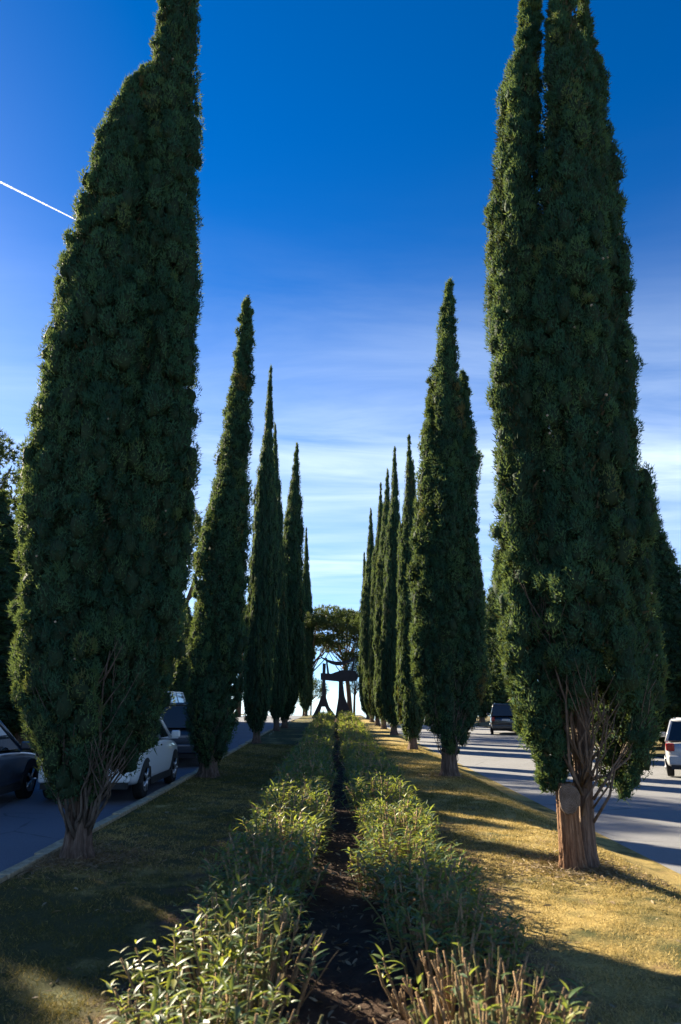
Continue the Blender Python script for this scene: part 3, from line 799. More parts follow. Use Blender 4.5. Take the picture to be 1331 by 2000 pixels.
def far_px(bx, wpx, top, side, rank, X0, k, extra, rz):
    """bx: photo column of the trunk; wpx: crown width; top: (x, y) of its tip"""
    u = ray(bx, 1400); Y = X0 / (u[0] / u[1])
    tx, tz = at_depth(top[0], top[1], Y)
    zb = float(lawn_z(X0, Y))
    wid = wpx / 1500 * Y / 1.0 / 2
    e = far_cypress(X0, Y, tz - zb, wid, k, f'{extra} cypress {side} of the path, {rank} from the camera', 'cypress trees lining the lawn', rz)
    # the tip leans a little
    for c in e.children:
        if c.name.startswith('crown'): c.rotation_euler = (0, math.atan2(tx - X0, tz), 0)
    e.rotation_euler = (0, 0, 0)
    return e
far_px(502, 66, (530, 722), 'left', 'third', -2.85, 0, 'tall narrow', 0.4)
far_px(541, 48, (537, 826), 'left', 'fourth', -2.85, 2, 'half hidden', 1.4)
far_px(557, 66, (580, 864), 'left', 'fifth', -2.70, 2, 'sharply pointed', 2.2)
far_px(598, 34, (599, 1034), 'left', 'sixth', -2.85, 0, 'thin distant', 0.9)
far_px(806, 68, (799, 856), 'right', 'third', 2.55, 1, 'twin-tipped', 0.2)
far_px(769, 56, (772, 878), 'right', 'fourth', 2.55, 0, 'thin-topped', 2.0)
far_px(750, 48, (757, 915), 'right', 'fifth', 2.55, 2, 'narrow', 3.0)
far_px(738, 44, (744, 948), 'right', 'sixth', 2.55, 1, 'slim distant', 1.0)
far_px(727, 40, (724, 992), 'right', 'seventh', 2.60, 2, 'small pointed distant', 4.0)
far_px(719, 34, (712, 1082), 'right', 'eighth', 2.70, 0, 'lowest distant', 2.7)
# rows beyond the two roads
rng = random.Random(77)
def verge_zl(x, y): return float(gz(y)) + 0.25
for i in range(22):
    y = 12.9 + i * 2.3 + rng.uniform(-.2, .2)
    far_cypress(-10.7 + rng.uniform(-.2, .2), y, (rng.uniform(6.4, 6.8) if y < 16.5 else rng.uniform(6.8, 7.2)) if y < 21.5 else rng.uniform(7.5, 8.3), rng.uniform(1.75, 2.0), i % 3,
        'shorter dark cypress in the close row beyond the left road', 'cypress row beyond the left road', rng.uniform(0, 6), zb=verge_zl(0, y))
for (px, ty, X0, w, lab) in ((1262, 800, 12.9, 1.75, 'tall dark cypress across the right road, showing behind the nearest right cypress'),
                             (1302, 925, 13.2, 1.6, 'lower dark cypress across the right road at the right edge'),
                             (942, 1055, 13.0, 1.6, 'dark cypress across the right road behind the second right cypress'),
                             (985, 1090, 13.4, 1.8, 'dark cypress across the right road above the black parked car'),):
    u = ray(px, 1400); Yd = X0 / (u[0] / u[1]); _, tz = at_depth(px, ty, Yd)
    far_cypress(X0, Yd, tz - ROAD_R, w, rng.randint(0, 2), lab, 'cypress trees across the right road', rng.uniform(0, 6), zb=ROAD_R + 0.1)
for i in range(9):
    far_cypress(15.2 + rng.uniform(-.5, .5), 20 + i * 3.6, rng.uniform(5.2, 6.6), rng.uniform(1.7, 2.0), i % 3,
        'low dark cypress in the screen behind the parked cars on the right', 'cypress screen behind the right parking', rng.uniform(0, 6), zb=ROAD_R + 0.2)

# ------------------------------------------------------------------ stone pines
def pine(X, Y, zb, h, spread, seed, label, lean=0.0, clumps=21, flat=0.33):
    rs = np.random.default_rng(seed); rr = random.Random(seed)
    e = empty('pine_tree', (X, Y, zb), 0, label, 'tree', 'umbrella pines')
    ztop = h; zc = h * 0.80
    cen = []
    for i in range(clumps):
        a = 2 * PI * i / clumps * 2.4 + rr.uniform(-.4, .4); q = spread * math.sqrt((i + 0.6) / clumps)
        cen.append((q * math.cos(a) + lean, q * math.sin(a), zc + (ztop - zc) * 0.75 * (1 - (q / spread) ** 2) + rr.uniform(-.05, .05) * h - (rr.uniform(.1, .36) * h if i % 3 == 2 else 0)))
    b = MB(); fork = Vector((lean * 0.7, 0, h * 0.50))
    b.tube([(0, 0, -0.2), (lean * 0.15, 0.05, h * 0.17), (lean * 0.4, -0.05, h * 0.34), fork], [h * 0.026, h * 0.022, h * 0.02, h * 0.017], 9)
    b.build('trunk', M['pine_bark'], e, fix=False)
    for c in cen:
        b = MB(); c = Vector(c); s = fork + Vector((0, 0, -rr.uniform(0, h * 0.14)))
        m_ = s.lerp(c, 0.5) + Vector((rr.uniform(-.2, .2), rr.uniform(-.2, .2), -0.06 * h * rr.random()))
        b.tube([s, m_, c], [h * 0.007, h * 0.0045, h * 0.002], 6, cap=False); b.build('limb', M['pine_bark'], e, fix=False)
    P = []; N = []; T = []
    for c in cen:
        k = 150; R = spread * rr.uniform(0.26, 0.42)
        d = norm(rs.normal(size=(k, 3))) * rs.uniform(0.35, 1.0, (k, 1)) ** 0.5
        P.append(np.array(c) + d * np.array([R, R, R * flat * 1.5])); N.append(norm(d + UP * 0.6)); T.append(np.clip(rs.normal(0.5, 0.2) + rs.normal(0, 0.12, k), 0, 1))
    P = np.concatenate(P); N = np.concatenate(N); T = np.concatenate(T); K = 9; k = len(P)
    D = norm(np.repeat(N, K, 0) + rs.normal(0, 0.7, (k * K, 3)))
    me = sprays_mesh('crown', np.repeat(P, K, 0), D, rs.uniform(0.10, 0.2, k * K) * spread * 0.5, rs.uniform(0.010, 0.018, k * K) * spread * 0.6, np.repeat(T, K), rs)
    me.materials.append(M['pine']); link('crown', me, e)
    return e
pine(-3.0, 79, 0.2, 10.6, 3.6, 61, 'umbrella pine with a bent trunk behind the sculpture, on its left', lean=0.6)
pine(1.6, 82, 0.1, 11.2, 3.7, 62, 'umbrella pine directly behind the sculpture, crown in the middle of the avenue', lean=-0.8)
pine(4.6, 77, 0.2, 10.0, 3.3, 63, 'umbrella pine with a leaning trunk behind the sculpture, on its right', lean=-0.7, clumps=24)
pine(-20.5, 40, 0.4, 15.2, 4.0, 64, 'large pine above the dark row beyond the left road, at the left edge', lean=0.5, flat=0.6)
pine(-13.4, 66, 0.4, 17.6, 4.2, 65, 'distant pine between the two nearest left cypresses', lean=-0.4, flat=0.6)
pine(-9.5, 78, 0.2, 11.0, 3.6, 66, 'pine at the far end of the left road', lean=0.4)
pine(1.75, 72.5, 0.2, 5.0, 1.25, 71, 'low bushy pine close behind the right side of the sculpture', lean=0.1, clumps=18, flat=0.9)
pine(-2.6, 85, -0.2, 4.0, 1.5, 72, 'low bushy pine behind the left foot of the sculpture', lean=0.1, clumps=18, flat=0.9)
pine(11.0, 80, 0.0, 10.5, 3.8, 67, 'pine at the far end of the right road', lean=-0.4)

# ------------------------------------------------------------------ steel sculpture at the end of the avenue
SY = 68.0
sx, _ = at_depth(655, 1390, SY)
sc_ = empty('steel_sculpture', (sx, SY, 0.27), 0, 'large dark painted steel sculpture standing at the far end of the path', 'sculpture')
def plate_part(name, poly, y, th=0.06):
    b = MB(); b.prism(poly, 1, y - th, y + th); return b.build(name, M['steel'], sc_)
plate_part('leg', [(-1.75, 0), (-1.25, 0), (-1.0, 0.9), (-0.75, 0.9), (-0.35, 0), (0.15, 0), (-0.45, 0.9), (-0.66, 1.6), (-0.74, 3.2), (-0.70, 4.35), (-0.95, 4.4), (-1.0, 1.9), (-1.25, 1.1)], -0.1)
plate_part('leg', [(0.0, 0), (1.3, 0), (0.72, 1.7), (0.52, 3.4), (0.28, 3.4), (0.24, 1.6)], 0.15)
plate_part('cross_plate', [(-1.1, 3.05), (0.3, 2.9), (1.6, 2.95), (1.8, 3.4), (1.45, 3.8), (0.5, 3.85), (-0.3, 3.55), (-1.1, 3.6)], 0.02)
arc = [(-1.1 + 2.7 * i / 14, 4.95 - 0.42 * math.sin(PI * i / 14) ** 1.0) for i in range(15)]
plate_part('curved_blade', arc + [(x, z - 0.10 - 0.22 * math.sin(PI * i / 14)) for i, (x, z) in reversed(list(enumerate(arc)))], 0.12)
plate_part('strut', [(-0.60, 3.4), (-0.42, 3.4), (-0.62, 4.85), (-0.74, 4.85)], 0.16)
plate_part('strut', [(1.15, 3.6), (1.35, 3.6), (1.5, 4.8), (1.38, 4.8)], 0.16)
sc_.scale = (1.15, 1.0, 1.05)
b = MB(); b.box((-2.0, -0.6, -0.25), (1.9, 0.7, 0.02)); bevel(b.build('base_slab', M['plinth'], sc_), 0.03)

# ------------------------------------------------------------------ cars
def car(name, loc, rz, paint, label, L=4.2, W=1.76, H=1.45, style='hatch', cat='car'):
    """front towards +y in its own frame"""
    e = empty(name, loc, rz, label, cat, 'cars parked along the roads')
    w = W / 2; hood = {'hatch': 0.92, 'suv': 1.05, 'sedan': 0.88, 'van': 1.15}[style] * H / {'hatch': 1.48, 'suv': 1.75, 'sedan': 1.42, 'van': 2.0}[style]
    tall = H
    sill = 0.24 if style != 'suv' else 0.32
    y0, y1 = -L / 2, L / 2
    stat = [(0.0, .80, .56, hood * .80), (.02, .90, .34, hood * .93), (.06, .97, sill, hood * .99), (.16, 1.0, sill, hood), (.35, 1.0, sill, hood), (.55, 1.0, sill, hood), (.68, 1.0, sill, hood * .985), (.76, .99, sill, hood * .96), (.88, .97, sill, hood * .90), (.95, .93, .27, hood * .83), (.985, .86, .34, hood * .72), (1.0, .76, .48, hood * .60)]
    V = []; F = []; n = 0; ring = None
    for (t, ww, b_, h_) in stat:
        y = y0 + L * t; q = w * ww
        half = [(0.0, b_), (q * .86, b_), (q * .97, b_ + .07), (q, b_ + (h_ - b_) * .42), (q * .985, b_ + (h_ - b_) * .72), (q * .955, h_ - .05), (q * .90, h_), (0.0, h_ + .02)]
        pts = half + [(-x, z) for (x, z) in reversed(half[1:-1])]
        n = len(pts); V += [(x, y, z) for (x, z) in pts]
    for i in range(len(stat) - 1):
        for k in range(n):
            F.append((i*n + k, i*n + (k+1) % n, (i+1)*n + (k+1) % n, (i+1)*n + k))
    F.append(tuple(reversed(range(n)))); F.append(tuple((len(stat)-1)*n + k for k in range(n)))
    b = MB(); b.add(V, F, 0, True); body = b.build('body', paint, e)
    m_ = body.modifiers.new('soft', 'SUBSURF'); m_.levels = 1; m_.render_levels = 2
    # cabin: lower ring at the shoulder, upper ring at the roof
    rear_lo = {'hatch': .03, 'suv': .02, 'sedan': .16, 'van': .01}[style]; rear_hi = {'hatch': .12, 'suv': .07, 'sedan': .30, 'van': .03}[style]
    fr_lo = {'hatch': .74, 'suv': .73, 'sedan': .72, 'van': .86}[style]; fr_hi = {'hatch': .55, 'suv': .56, 'sedan': .55, 'van': .72}[style]
    yl0, yl1, yh0, yh1 = y0 + L * rear_lo, y0 + L * fr_lo, y0 + L * rear_hi, y0 + L * fr_hi
    wl, wh = w * .90, w * .72; zl, zh = hood - .015, tall - .05
    def pt(s, f, t):      # s: -1..1 across, f: 0..1 along, t: 0..1 up
        y = (yl0 + (yl1 - yl0) * f) * (1 - t) + (yh0 + (yh1 - yh0) * f) * t
        return Vector((s * (wl + (wh - wl) * t), y, zl + (zh - zl) * t))
    b = MB()               # pillars and roof frame in body colour
    for s in (-1, 1):
        for f in (0, .48, 1): b.tube([pt(s, f, 0), pt(s, f, 1)], .04, 6)
        b.tube([pt(s, f / 6, 1) for f in range(7)], .045, 6)
    b.tube([pt(-1, 0, 1), pt(1, 0, 1)], .045, 6); b.tube([pt(-1, 1, 1), pt(1, 1, 1)], .045, 6)
    b.build('cabin_frame', paint, e, fix=False)
    b = MB(); gv = []; gf = []
    for j in range(7):
        for i in range(7):
            p = pt(-1 + i / 3, j / 6, 1); p.z += .05 * (1 - (abs(i - 3) / 3) ** 2.2) * (1 - 0.25 * (abs(j - 3) / 3) ** 2); gv.append(p)
    for j in range(6):
        for i in range(6): gf.append((j*7+i, j*7+i+1, (j+1)*7+i+1, (j+1)*7+i))
    b.add(gv, gf, 0, True); ro = b.build('roof', paint, e); sm = ro.modifiers.new('t', 'SOLIDIFY'); sm.thickness = .02; sm.offset = -1
    def win(nm, q):
        b = MB(); c = sum(q, Vector()) / 4
        b.add([c + (p - c) * .97 for p in q], [(0, 1, 2, 3)]); o = b.build(nm, M['glass'], e)
        s_ = o.modifiers.new('t', 'SOLIDIFY'); s_.thickness = .006; return o
    win('rear_window', [pt(-1, 0, .03), pt(1, 0, .03), pt(1, 0, .97), pt(-1, 0, .97)])
    win('windscreen', [pt(-1, 1, .03), pt(1, 1, .03), pt(1, 1, .97), pt(-1, 1, .97)])
    for s in (-1, 1):
        win('side_window', [pt(s, .03, .03), pt(s, .46, .03), pt(s, .46, .96), pt(s, .03, .96)])
        win('side_window', [pt(s, .50, .03), pt(s, .97, .03), pt(s, .97, .96), pt(s, .50, .96)])
    # wheels
    wr = .33 if style != 'suv' else .37
    for s in (-1, 1):
        for yy in (y0 + L * .185, y0 + L * .80):
            b = MB(); b.tube([(s * (w - .19), 0, 0), (s * (w - .015), 0, 0)], wr, 24); t_ = b.build('wheel', M['rubber'], e); t_.location = (0, yy, wr); bevel(t_, .03)
            b = MB(); x_ = s * (w - .012); b.tube([(x_ - s * .03, 0, 0), (x_ + s * .004, 0, 0)], wr * .62, 20)
            for k in range(5):
                a = 2 * PI * k / 5
                b.tube([(x_ + s * .008, 0, 0), (x_ + s * .008, math.cos(a) * wr * .6, math.sin(a) * wr * .6)], .025, 5)
            b.build('rim', M['rim'], t_, fix=False)
            b = MB(); xa = s * (w - .012)
            for k in range(13):
                a = PI * k / 12
            arcp = [(math.cos(PI * k / 12) * (wr + .07), math.sin(PI * k / 12) * (wr + .07)) for k in range(13)]
            b.prism([(yy + p, wr + q - .02) for p, q in arcp], 0, xa - s * .05, xa + s * .004)
            b.build('wheel_arch', M['trim'], e)
        b = MB(); b.box((s * w * .97 - .02, y0 + L * .28, sill - .03), (s * w * .97 + .02, y0 + L * .70, sill + .09)); b.build('sill_trim', M['trim'], e)
        b = MB(); b.box((s * w * .998 - .01, y0 + L * .42, hood * .88), (s * w * .998 + .01, y0 + L * .455, hood * .91)); b.build('door_handle', M['chrome'], e)
        b = MB(); b.box((s * (w + .10) - .09, y0 + L * .645, hood + .0), (s * (w + .10) + .09, y0 + L * .665, hood + .14)); bevel(b.build('mirror', paint, e), .03)
        b = MB(); b.box((s * w * .74 - .14, y1 - .25, hood * .66), (s * w * .74 + .12, y1 - .08, hood * .78)); bevel(b.build('headlight', M['clear_lens'], e), .04)
        zt = (hood * .74, hood * .95)
        b = MB(); b.box((s * w * .80 - .11, y0 - .012, zt[0]), (s * w * .80 + .10, y0 + .16, zt[1])); bevel(b.build('tail_light', M['red_lens'], e), .03)
    b = MB(); b.box((-w * .88, y0 - .045, .34), (w * .88, y0 + .15, .58)); bevel(b.build('rear_bumper', paint, e), .05, 3)
    b = MB(); b.box((-w * .82, y0 - .03, .24), (w * .82, y0 + .12, .335)); b.build('bumper_trim', M['trim'], e)
    zp = hood * .80
    b = MB(); b.box((-.26, y0 - .022, zp - .055), (.26, y0 + .05, zp + .055)); pl = b.build('number_plate', M['plate'], e)
    b = MB(); b.box((-.257, y0 - .026, zp - .052), (-.215, y0 - .021, zp + .052)); b.build('plate_band', M['plate_blue'], pl)
    if style in ('suv', 'hatch'):
        for s in (-1, 1):
            b = MB(); b.tube([(s * wh * .9, yh0 + .15, zh + .05), (s * wh * .9, yh1 - .15, zh + .05)], .018, 6); b.build('roof_rail', M['chrome'], e, fix=False)
    return e
zl = lambda y: float(gz(y)) - 0.09
car('parked_car', (-4.33, 16.1, zl(16)), 0.0, M['paint_white'], 'white hatchback parked at the left kerb behind the nearest left cypress', 4.2, 1.80, 1.58, 'hatch')
car('parked_car', (-4.30, 22.8, zl(22)), 0.0, M['paint_dark'], 'dark tall car parked at the left kerb ahead of the white hatchback', 4.3, 1.80, 1.62, 'suv')
car('parked_car', (-6.5, 13.6, zl(13)), 0.0, M['paint_dark'], 'dark car at the left edge on the far side of the left road', 4.5, 1.82, 1.45, 'sedan')
car('parked_van', (-9.0, 42.0, zl(42)), 0.0, M['paint_white'], 'white van far along the left road, glimpsed between the first two left cypresses', 4.8, 1.9, 2.0, 'van', 'van')
car('parked_car', (10.7, 50.0, ROAD_R), rad(-11), M['paint_black'], 'black off-road car parked across the right road, seen from behind', 4.5, 1.86, 1.82, 'suv')
car('parked_car', (10.35, 22.6, ROAD_R), rad(-25), M['paint_silver'], 'silver car parked across the right road, cut by the right edge', 4.4, 1.80, 1.50, 'hatch')

# ------------------------------------------------------------------ hedge shrubs
def leaf_geo(rs, L, W, bend, fold):
    """lance-shaped leaf along +y, arched, folded along its midrib"""
    ts = (0.0, 0.22, 0.5, 0.78, 1.0); ws = (0.12, 0.75, 1.0, 0.62, 0.03)
    V = []; F = []
    for t, w in zip(ts, ws):
        a = bend * t
        y = L * (math.sin(a) / bend if bend else t); z = -L * ((1 - math.cos(a)) / bend if bend else 0)
        V += [(-W * w, y, z + fold * W * w), (0, y, z), (W * w, y, z + fold * W * w)]
    for i in range(4):
        o = i * 3
        F += [(o, o+1, o+4, o+3), (o+1, o+2, o+5, o+4)]
    return np.array(V), np.array(F)
rs0 = random.Random(9)
LEAF = [leaf_geo(rs0, 1.0, rs0.uniform(0.085, 0.125), rs0.uniform(0.3, 1.7), rs0.uniform(0.15, 0.5)) for _ in range(6)]
LEAF_ME = []
for v, f in LEAF:
    me = np_mesh('leaf', v, f, smooth=True); me.materials.append(M['leaf']); LEAF_ME.append(me)
STEM_ME = []
for i in range(9):
    b = MB(); pts = [Vector((0, 0, 0))]
    for k in range(1, 6): pts.append(Vector((pts[-1].x + rs0.uniform(-.9, .9), pts[-1].y + rs0.uniform(-.9, .9), k / 5)))
    r0_ = rs0.uniform(.8, 1.15)
    b.tube([(p.x * .012, p.y * .012, p.z) for p in pts], [.0145 * r0_, .0125 * r0_, .0115 * r0_, .0112 * r0_, .0100 * r0_, .0085 * r0_], 7)
    for f in range(rs0.randint(0, 2)):
        k = rs0.randint(2, 4); p = pts[k]; a_ = rs0.uniform(0, 6.28); q_ = rs0.uniform(.09, .22)
        b.tube([(p.x * .012, p.y * .012, p.z), (p.x * .012 + .022 * math.cos(a_), p.y * .012 + .022 * math.sin(a_), p.z + q_ * .5), (p.x * .012 + .036 * math.cos(a_), p.y * .012 + .036 * math.sin(a_), p.z + q_)], [.008, .0068, .006], 6)
    me = b.mesh('stem'); me.materials.append(M['stem'] if i < 7 else M['stem_green']); STEM_ME.append(me)

def shrub_layout(seed, lx, ly, h, nstem, leafy, lean_x=0.0, bare_side=0.0, spread=1.0, lmin=0.055, lmax=0.125):
    """stems: (matrix), leaves: (matrix). bare_side>0 strips leaves on +x side"""
    rs = random.Random(seed); stems = []; leaves = []
    for i in range(nstem):
        x = max(-1, min(1, rs.gauss(0, .5))); y = rs.uniform(-1, 1)
        px, py = x * lx * .42, y * ly * .5
        hh = h * rs.uniform(.6, 1.1) * (1 - .22 * abs(x) ** 2)
        tilt = Vector((x * .34 * spread + rs.gauss(0, .15 * spread) + lean_x, rs.gauss(0, .18 * spread), 1)).normalized()
        q = Vector((0, 0, 1)).rotation_difference(tilt)
        th = rs.uniform(.7, 1.35)
        stems.append((Vector((px, py, 0)), q, hh, th))
        lf = leafy * (1 - bare_side * max(0, x + .2))
        if rs.random() > lf: continue
        nw = rs.randint(3, 6)
        for k in range(nw):
            u = 1.06 - .10 * k - rs.uniform(0, .05)
            if u < .3: break
            c = Vector((px, py, 0)) + tilt * (hh * u)
            a0 = rs.uniform(0, 6.28)
            for m in range(3):
                if rs.random() < .15: continue
                a = a0 + m * 2.094 + rs.uniform(-.3, .3)
                el = rs.uniform(-.05, .75) if k else rs.uniform(.3, 1.1)
                s = rs.uniform(lmin, lmax) * (0.75 if k == 0 else 1)
                M_ = Matrix.Translation(c) @ Matrix.Rotation(a, 4, 'Z') @ Matrix.Rotation(el, 4, 'X') @ Matrix.Rotation(rs.uniform(-.5, .5), 4, 'Y') @ Matrix.Diagonal((s, s, s, 1))
                leaves.append((M_, rs.random()))
    # low side shoots and leaves near the ground
    return stems, leaves
def leaves_mesh(leaves, seed):
    rs = np.random.default_rng(seed)
    Vs, Fs, T = [], [], []; o = 0
    for (M_, t) in leaves:
        v, f = LEAF[rs.integers(0, 6)]
        m = np.array(M_); v2 = v @ m[:3, :3].T + m[:3, 3]
        Vs.append(v2); Fs.append(f + o); o += len(v); T += [t] * len(f)
    me = np_mesh('foliage', np.concatenate(Vs), np.concatenate(Fs), smooth=True, face_attr={'tint': np.array(T)})
    me.materials.append(M['shrub']); return me
def stems_mesh(stems, n=5, seed=0):
    b = MB(); rs = random.Random(seed)
    for (p, q, hh, th) in stems:
        pts = [p + q @ Vector((rs.uniform(-.015, .015) * (k > 0), rs.uniform(-.015, .015) * (k > 0), hh * k / 3)) for k in range(4)]
        r = .0075 * th
        b.tube(pts, [r * 1.2, r * 1.05, r * .95, r * .9], n, mi=0 if rs.random() < .75 else 1)
    me = b.mesh('stems', fix=False); me.materials.append(M['stem']); me.materials.append(M['stem_green']); return me

ORD = ['nearest', 'second', 'third', 'fourth', 'fifth', 'sixth', 'seventh', 'eighth', 'ninth', 'tenth', 'eleventh', 'twelfth']
def near_shrub(loc, seed, label, group, lx, ly, h, nstem, leafy, rz=0.0, **kw):
    e = empty('oleander_shrub', loc, rz, label, 'shrub', group)
    stems, leaves = shrub_layout(seed, lx, ly, h, nstem, leafy, **kw)
    rs = random.Random(seed)
    for (p, q, hh, th) in stems:
        o = link('stem', STEM_ME[rs.randint(0, 8)], e)
        o.matrix_local = Matrix.Translation(p) @ q.to_matrix().to_4x4() @ Matrix.Rotation(rs.uniform(0, 6), 4, 'Z') @ Matrix.Diagonal((.60 * th, .60 * th, hh, 1))
    rs.shuffle(leaves); leaves.sort(key=lambda a: -a[0].translation.z - 0.15 * rs.random())
    for (M_, t) in leaves[:290]:
        o = link('leaf', LEAF_ME[rs.randint(0, 5)], e); o.matrix_local = M_
    if len(leaves) > 290:
        link('foliage', leaves_mesh(leaves[290:], seed), e)['kind'] = 'stuff'
    return e
GL, GR = 'shrubs of the left hedge row', 'shrubs of the right hedge row'
XL, XR = -0.54, 0.66
def zb_(x, y): return float(lawn_z(x, y)) + 0.02
near_shrub((XL - .02, 2.75, zb_(XL, 2.75)), 101, 'leafy cut-back shrub in the bottom left foreground, nearest of the left row', GL, .88, 1.0, .45, 85, .95, bare_side=.3)
near_shrub((XL, 3.75, zb_(XL, 3.75)), 102, 'sunlit leafy shrub with bare tan stems towards the path, second of the left row', GL, .86, 1.0, .47, 95, .9, bare_side=.55)
near_shrub((XL, 4.75, zb_(XL, 4.75)), 103, 'sunlit shrub with a fringe of leaves over tan stems, third of the left row', GL, .82, 1.0, .50, 95, .9, bare_side=.55)
near_shrub((XR + .03, 3.85, zb_(XR, 3.85)), 104, 'shrub cut to bare tan stubs with few leaves, nearest of the right row', GR, .80, 1.05, .42, 235, .13, spread=1.45)
near_shrub((XR, 4.95, zb_(XR, 4.95)), 105, 'shaded dark green shrub behind the bare stubs, second of the right row', GR, .78, 1.05, .44, 75, .9)
# shared meshes for the rest
KIND = []
for i, (ns, lf) in enumerate(((64, .95), (70, 1.0), (68, .88), (60, 1.0))):
    st_, lv_ = shrub_layout(200 + i, .72, 1.15, .47, ns, lf, lmin=.05, lmax=.125)
    # side leaves so that the hedge reads closed to the ground
    rs = random.Random(300 + i)
    for k in range(330):
        x = rs.choice((-1, 1)) * rs.uniform(.22, .36); y = rs.uniform(-.56, .56); z = rs.uniform(.08, .46)
        s = rs.uniform(.07, .12)
        lv_.append((Matrix.Translation((x * (1.05 - .35 * z), y, z)) @ Matrix.Rotation(rs.uniform(0, 6.28), 4, 'Z') @ Matrix.Rotation(rs.uniform(-.2, 1.0), 4, 'X') @ Matrix.Diagonal((s, s, s, 1)), rs.random()))
    KIND.append((leaves_mesh(lv_, 40 + i), stems_mesh(st_, 5, i)))
rng = random.Random(31)
def mid_shrub(x, y, label, group, k, rz, s):
    e = empty('oleander_shrub', (x, y, zb_(x, y)), rz, label, 'shrub', group)
    a = link('foliage', KIND[k][0], e); a['kind'] = 'stuff'; b_ = link('stems', KIND[k][1], e); b_['kind'] = 'stuff'
    a.scale = b_.scale = s
    return e
for side, x0, ystart, first, g in (('left', XL, 5.8, 3, GL), ('right', XR, 6.0, 2, GR)):
    y = ystart; i = first
    while y < 52:
        lab = f'low green oleander shrub, {ORD[i]} from the camera in the {side} hedge row' if i < 12 else f'low oleander shrub in the far stretch of the {side} hedge row'
        hs = rng.uniform(.86, 1.12)
        if y > 30: hs *= 1 + 0.35 * (0.5 + 0.5 * math.sin(y * 0.9))
        mid_shrub(x0 + rng.uniform(-.05, .05), y, lab, g, rng.randint(0, 3), rng.choice((0, PI)) + rng.uniform(-.12, .12), (rng.uniform(.95, 1.1) * (1.04 + 0.12 * min(1, max(0, (y - 8) / 7))), rng.uniform(.95, 1.1), hs * (1 + 0.14 * min(1, max(0, (y - 8) / 10)))))
        y += rng.uniform(.98, 1.12); i += 1

# ------------------------------------------------------------------ grass, fallen leaves
def scatter_grass():
    rs = np.random.default_rng(50)
    n = 1500000
    Y = 2.2 + (rs.uniform(0, 1, n) ** 2.2) * 26; X = rs.uniform(-3.1, 3.5, n)
    keep = np.abs(X - 0.06) > 1.0 + 0.35 * rs.uniform(0, 1, n) ** 2 + 0.14 * np.sin(Y * 2.3 + X)
    # only what the lens can see
    keep &= np.abs(X) < Y * 0.55 + 0.3
    clump = np.sin(X * 7.1 + Y * 3.3) * np.sin(Y * 6.7 - X * 2.9) + 0.6 * np.sin(X * 17 + 2) * np.sin(Y * 15)
    keep &= rs.uniform(0, 1, n) < 0.30 + 0.28 * clump
    X = X[keep][:300000]; Y = Y[keep][:300000]; n = len(X)
    far = np.clip(Y / 9, .75, 2.2)
    Z = lawn_z(X, Y) - 0.003
    H = rs.uniform(.018, .05, n) * far ** .3; W = rs.uniform(.002, .004, n) * far
    d = norm(np.stack([rs.normal(0, .7, n), rs.normal(0, .7, n), rs.uniform(.35, 1.0, n)], -1))
    s = norm(np.cross(d, rs.normal(size=(n, 3))))
    P = np.stack([X, Y, Z], -1)
    V = np.stack([P - s * W[:, None], P + s * W[:, None], P + d * H[:, None]], 1).reshape(-1, 3)
    g = 0.56 + 0.28 * np.sin(X * 1.1 + 1 + Y * .35) * np.sin(Y * .8) + .12 * np.sin(X * 4 + Y * 3)
    tint = np.clip(g - 0.26 * (X < 0) + rs.normal(0, .28, n), 0, 1)  # blades left of the middle tinted darker and greener, matching the painted shade
    me = np_mesh('grass', V, np.arange(n * 3).reshape(n, 3), face_attr={'tint': tint}); me.materials.append(M['blade'])
    tag(link('grass', me), 'short dry yellow and green grass covering the lawn', 'grass', kind='stuff')
scatter_grass()
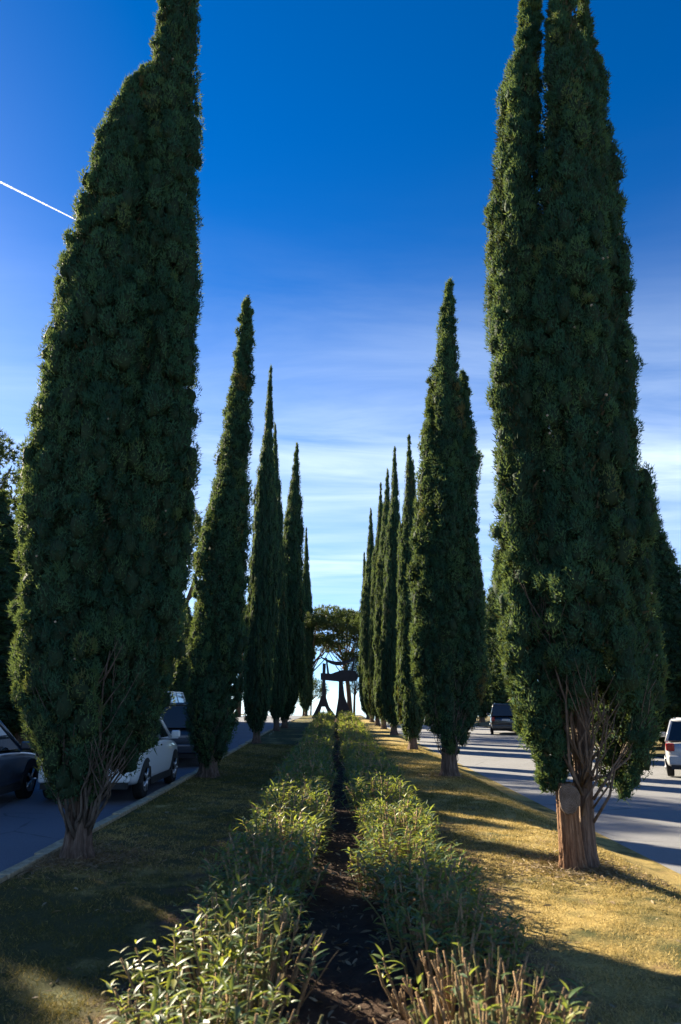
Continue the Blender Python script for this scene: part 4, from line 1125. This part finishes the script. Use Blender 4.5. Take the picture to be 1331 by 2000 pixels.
def scatter_litter():
    rs = np.random.default_rng(51)
    n = 3600
    Y = 2.3 + rs.uniform(0, 1, n) ** 1.8 * 20
    X = np.where(rs.uniform(0, 1, n) < .72, rs.normal(.06, .55, n), rs.uniform(-3, 3.3, n))
    Z = np.where(np.abs(X - .06) < 1.1, bed_z(X, Y) + .012, lawn_z(X, Y) + .012)
    Vs, Fs, T = [], [], []; o = 0
    for i in range(n):
        v, f = LEAF[rs.integers(0, 6)]
        s = rs.uniform(.03, .095)
        m = np.array(Matrix.Rotation(rs.uniform(0, 6.28), 3, 'Z') @ Matrix.Rotation(rs.normal(0, .25), 3, 'X') @ Matrix.Rotation(rs.normal(0, .5), 3, 'Y')) * s
        Vs.append(v @ m.T + np.array([X[i], Y[i], Z[i]])); Fs.append(f + o); o += len(v); T += [rs.uniform(0, 1)] * len(f)
    me = np_mesh('leaf_litter', np.concatenate(Vs), np.concatenate(Fs), smooth=True, face_attr={'tint': np.array(T)}); me.materials.append(M['litter'])
    tag(link('leaf_litter', me), 'dry fallen leaves scattered over the soil path and lawn', 'leaf litter', kind='stuff')
scatter_litter()
def scatter_needles():
    rs = np.random.default_rng(52); Ps = []
    for (x, y, n) in ((-2.8, 9.0, 5200), (2.5, 8.5, 4200), (-3.0, 18.2, 1500), (2.5, 17.8, 1500)):
        a = rs.uniform(0, 2 * PI, n); q = 0.12 + np.abs(rs.normal(0, 0.45, n))
        Ps.append(np.stack([np.clip(x + q * np.cos(a), -3.05, 3.4), y + q * np.sin(a)], -1))
    P = np.concatenate(Ps); n = len(P); Z = lawn_z(P[:, 0], P[:, 1]) + rs.uniform(0.004, 0.03, n)
    P = np.concatenate([P, Z[:, None]], 1)
    D = norm(np.concatenate([rs.normal(0, 1, (n, 2)), rs.normal(0, 0.25, (n, 1))], 1))
    me = sprays_mesh('twig_litter', P, D, rs.uniform(.03, .10, n), rs.uniform(.002, .006, n), rs.uniform(0, .8, n), rs)
    me.materials.append(M['litter']); tag(link('twig_litter', me), 'brown shed twigs and needles lying round the nearest trunks', 'leaf litter', kind='stuff')
scatter_needles()

# ------------------------------------------------------------------ condensation trail high in the sky
def trail():
    D = 14000.0
    a = np.array(ray(-60, 325)); b_ = np.array(ray(215, 462))
    A = Vector(a / np.linalg.norm(a) * D) ; B = Vector(b_ / np.linalg.norm(b_) * D * 1.05)
    rs = random.Random(2); b = MB(); N = 160
    pts = [A.lerp(B, i / N) for i in range(N + 1)]
    b.tube(pts, [15 * (1 - .45 * i / N) * rs.uniform(.6, 1.35) for i in range(N + 1)], 10)
    o = b.build('contrail', M['trail'], fix=False)
    tag(o, 'thin white vapour trail crossing the sky at the left edge', 'vapour trail')
trail()
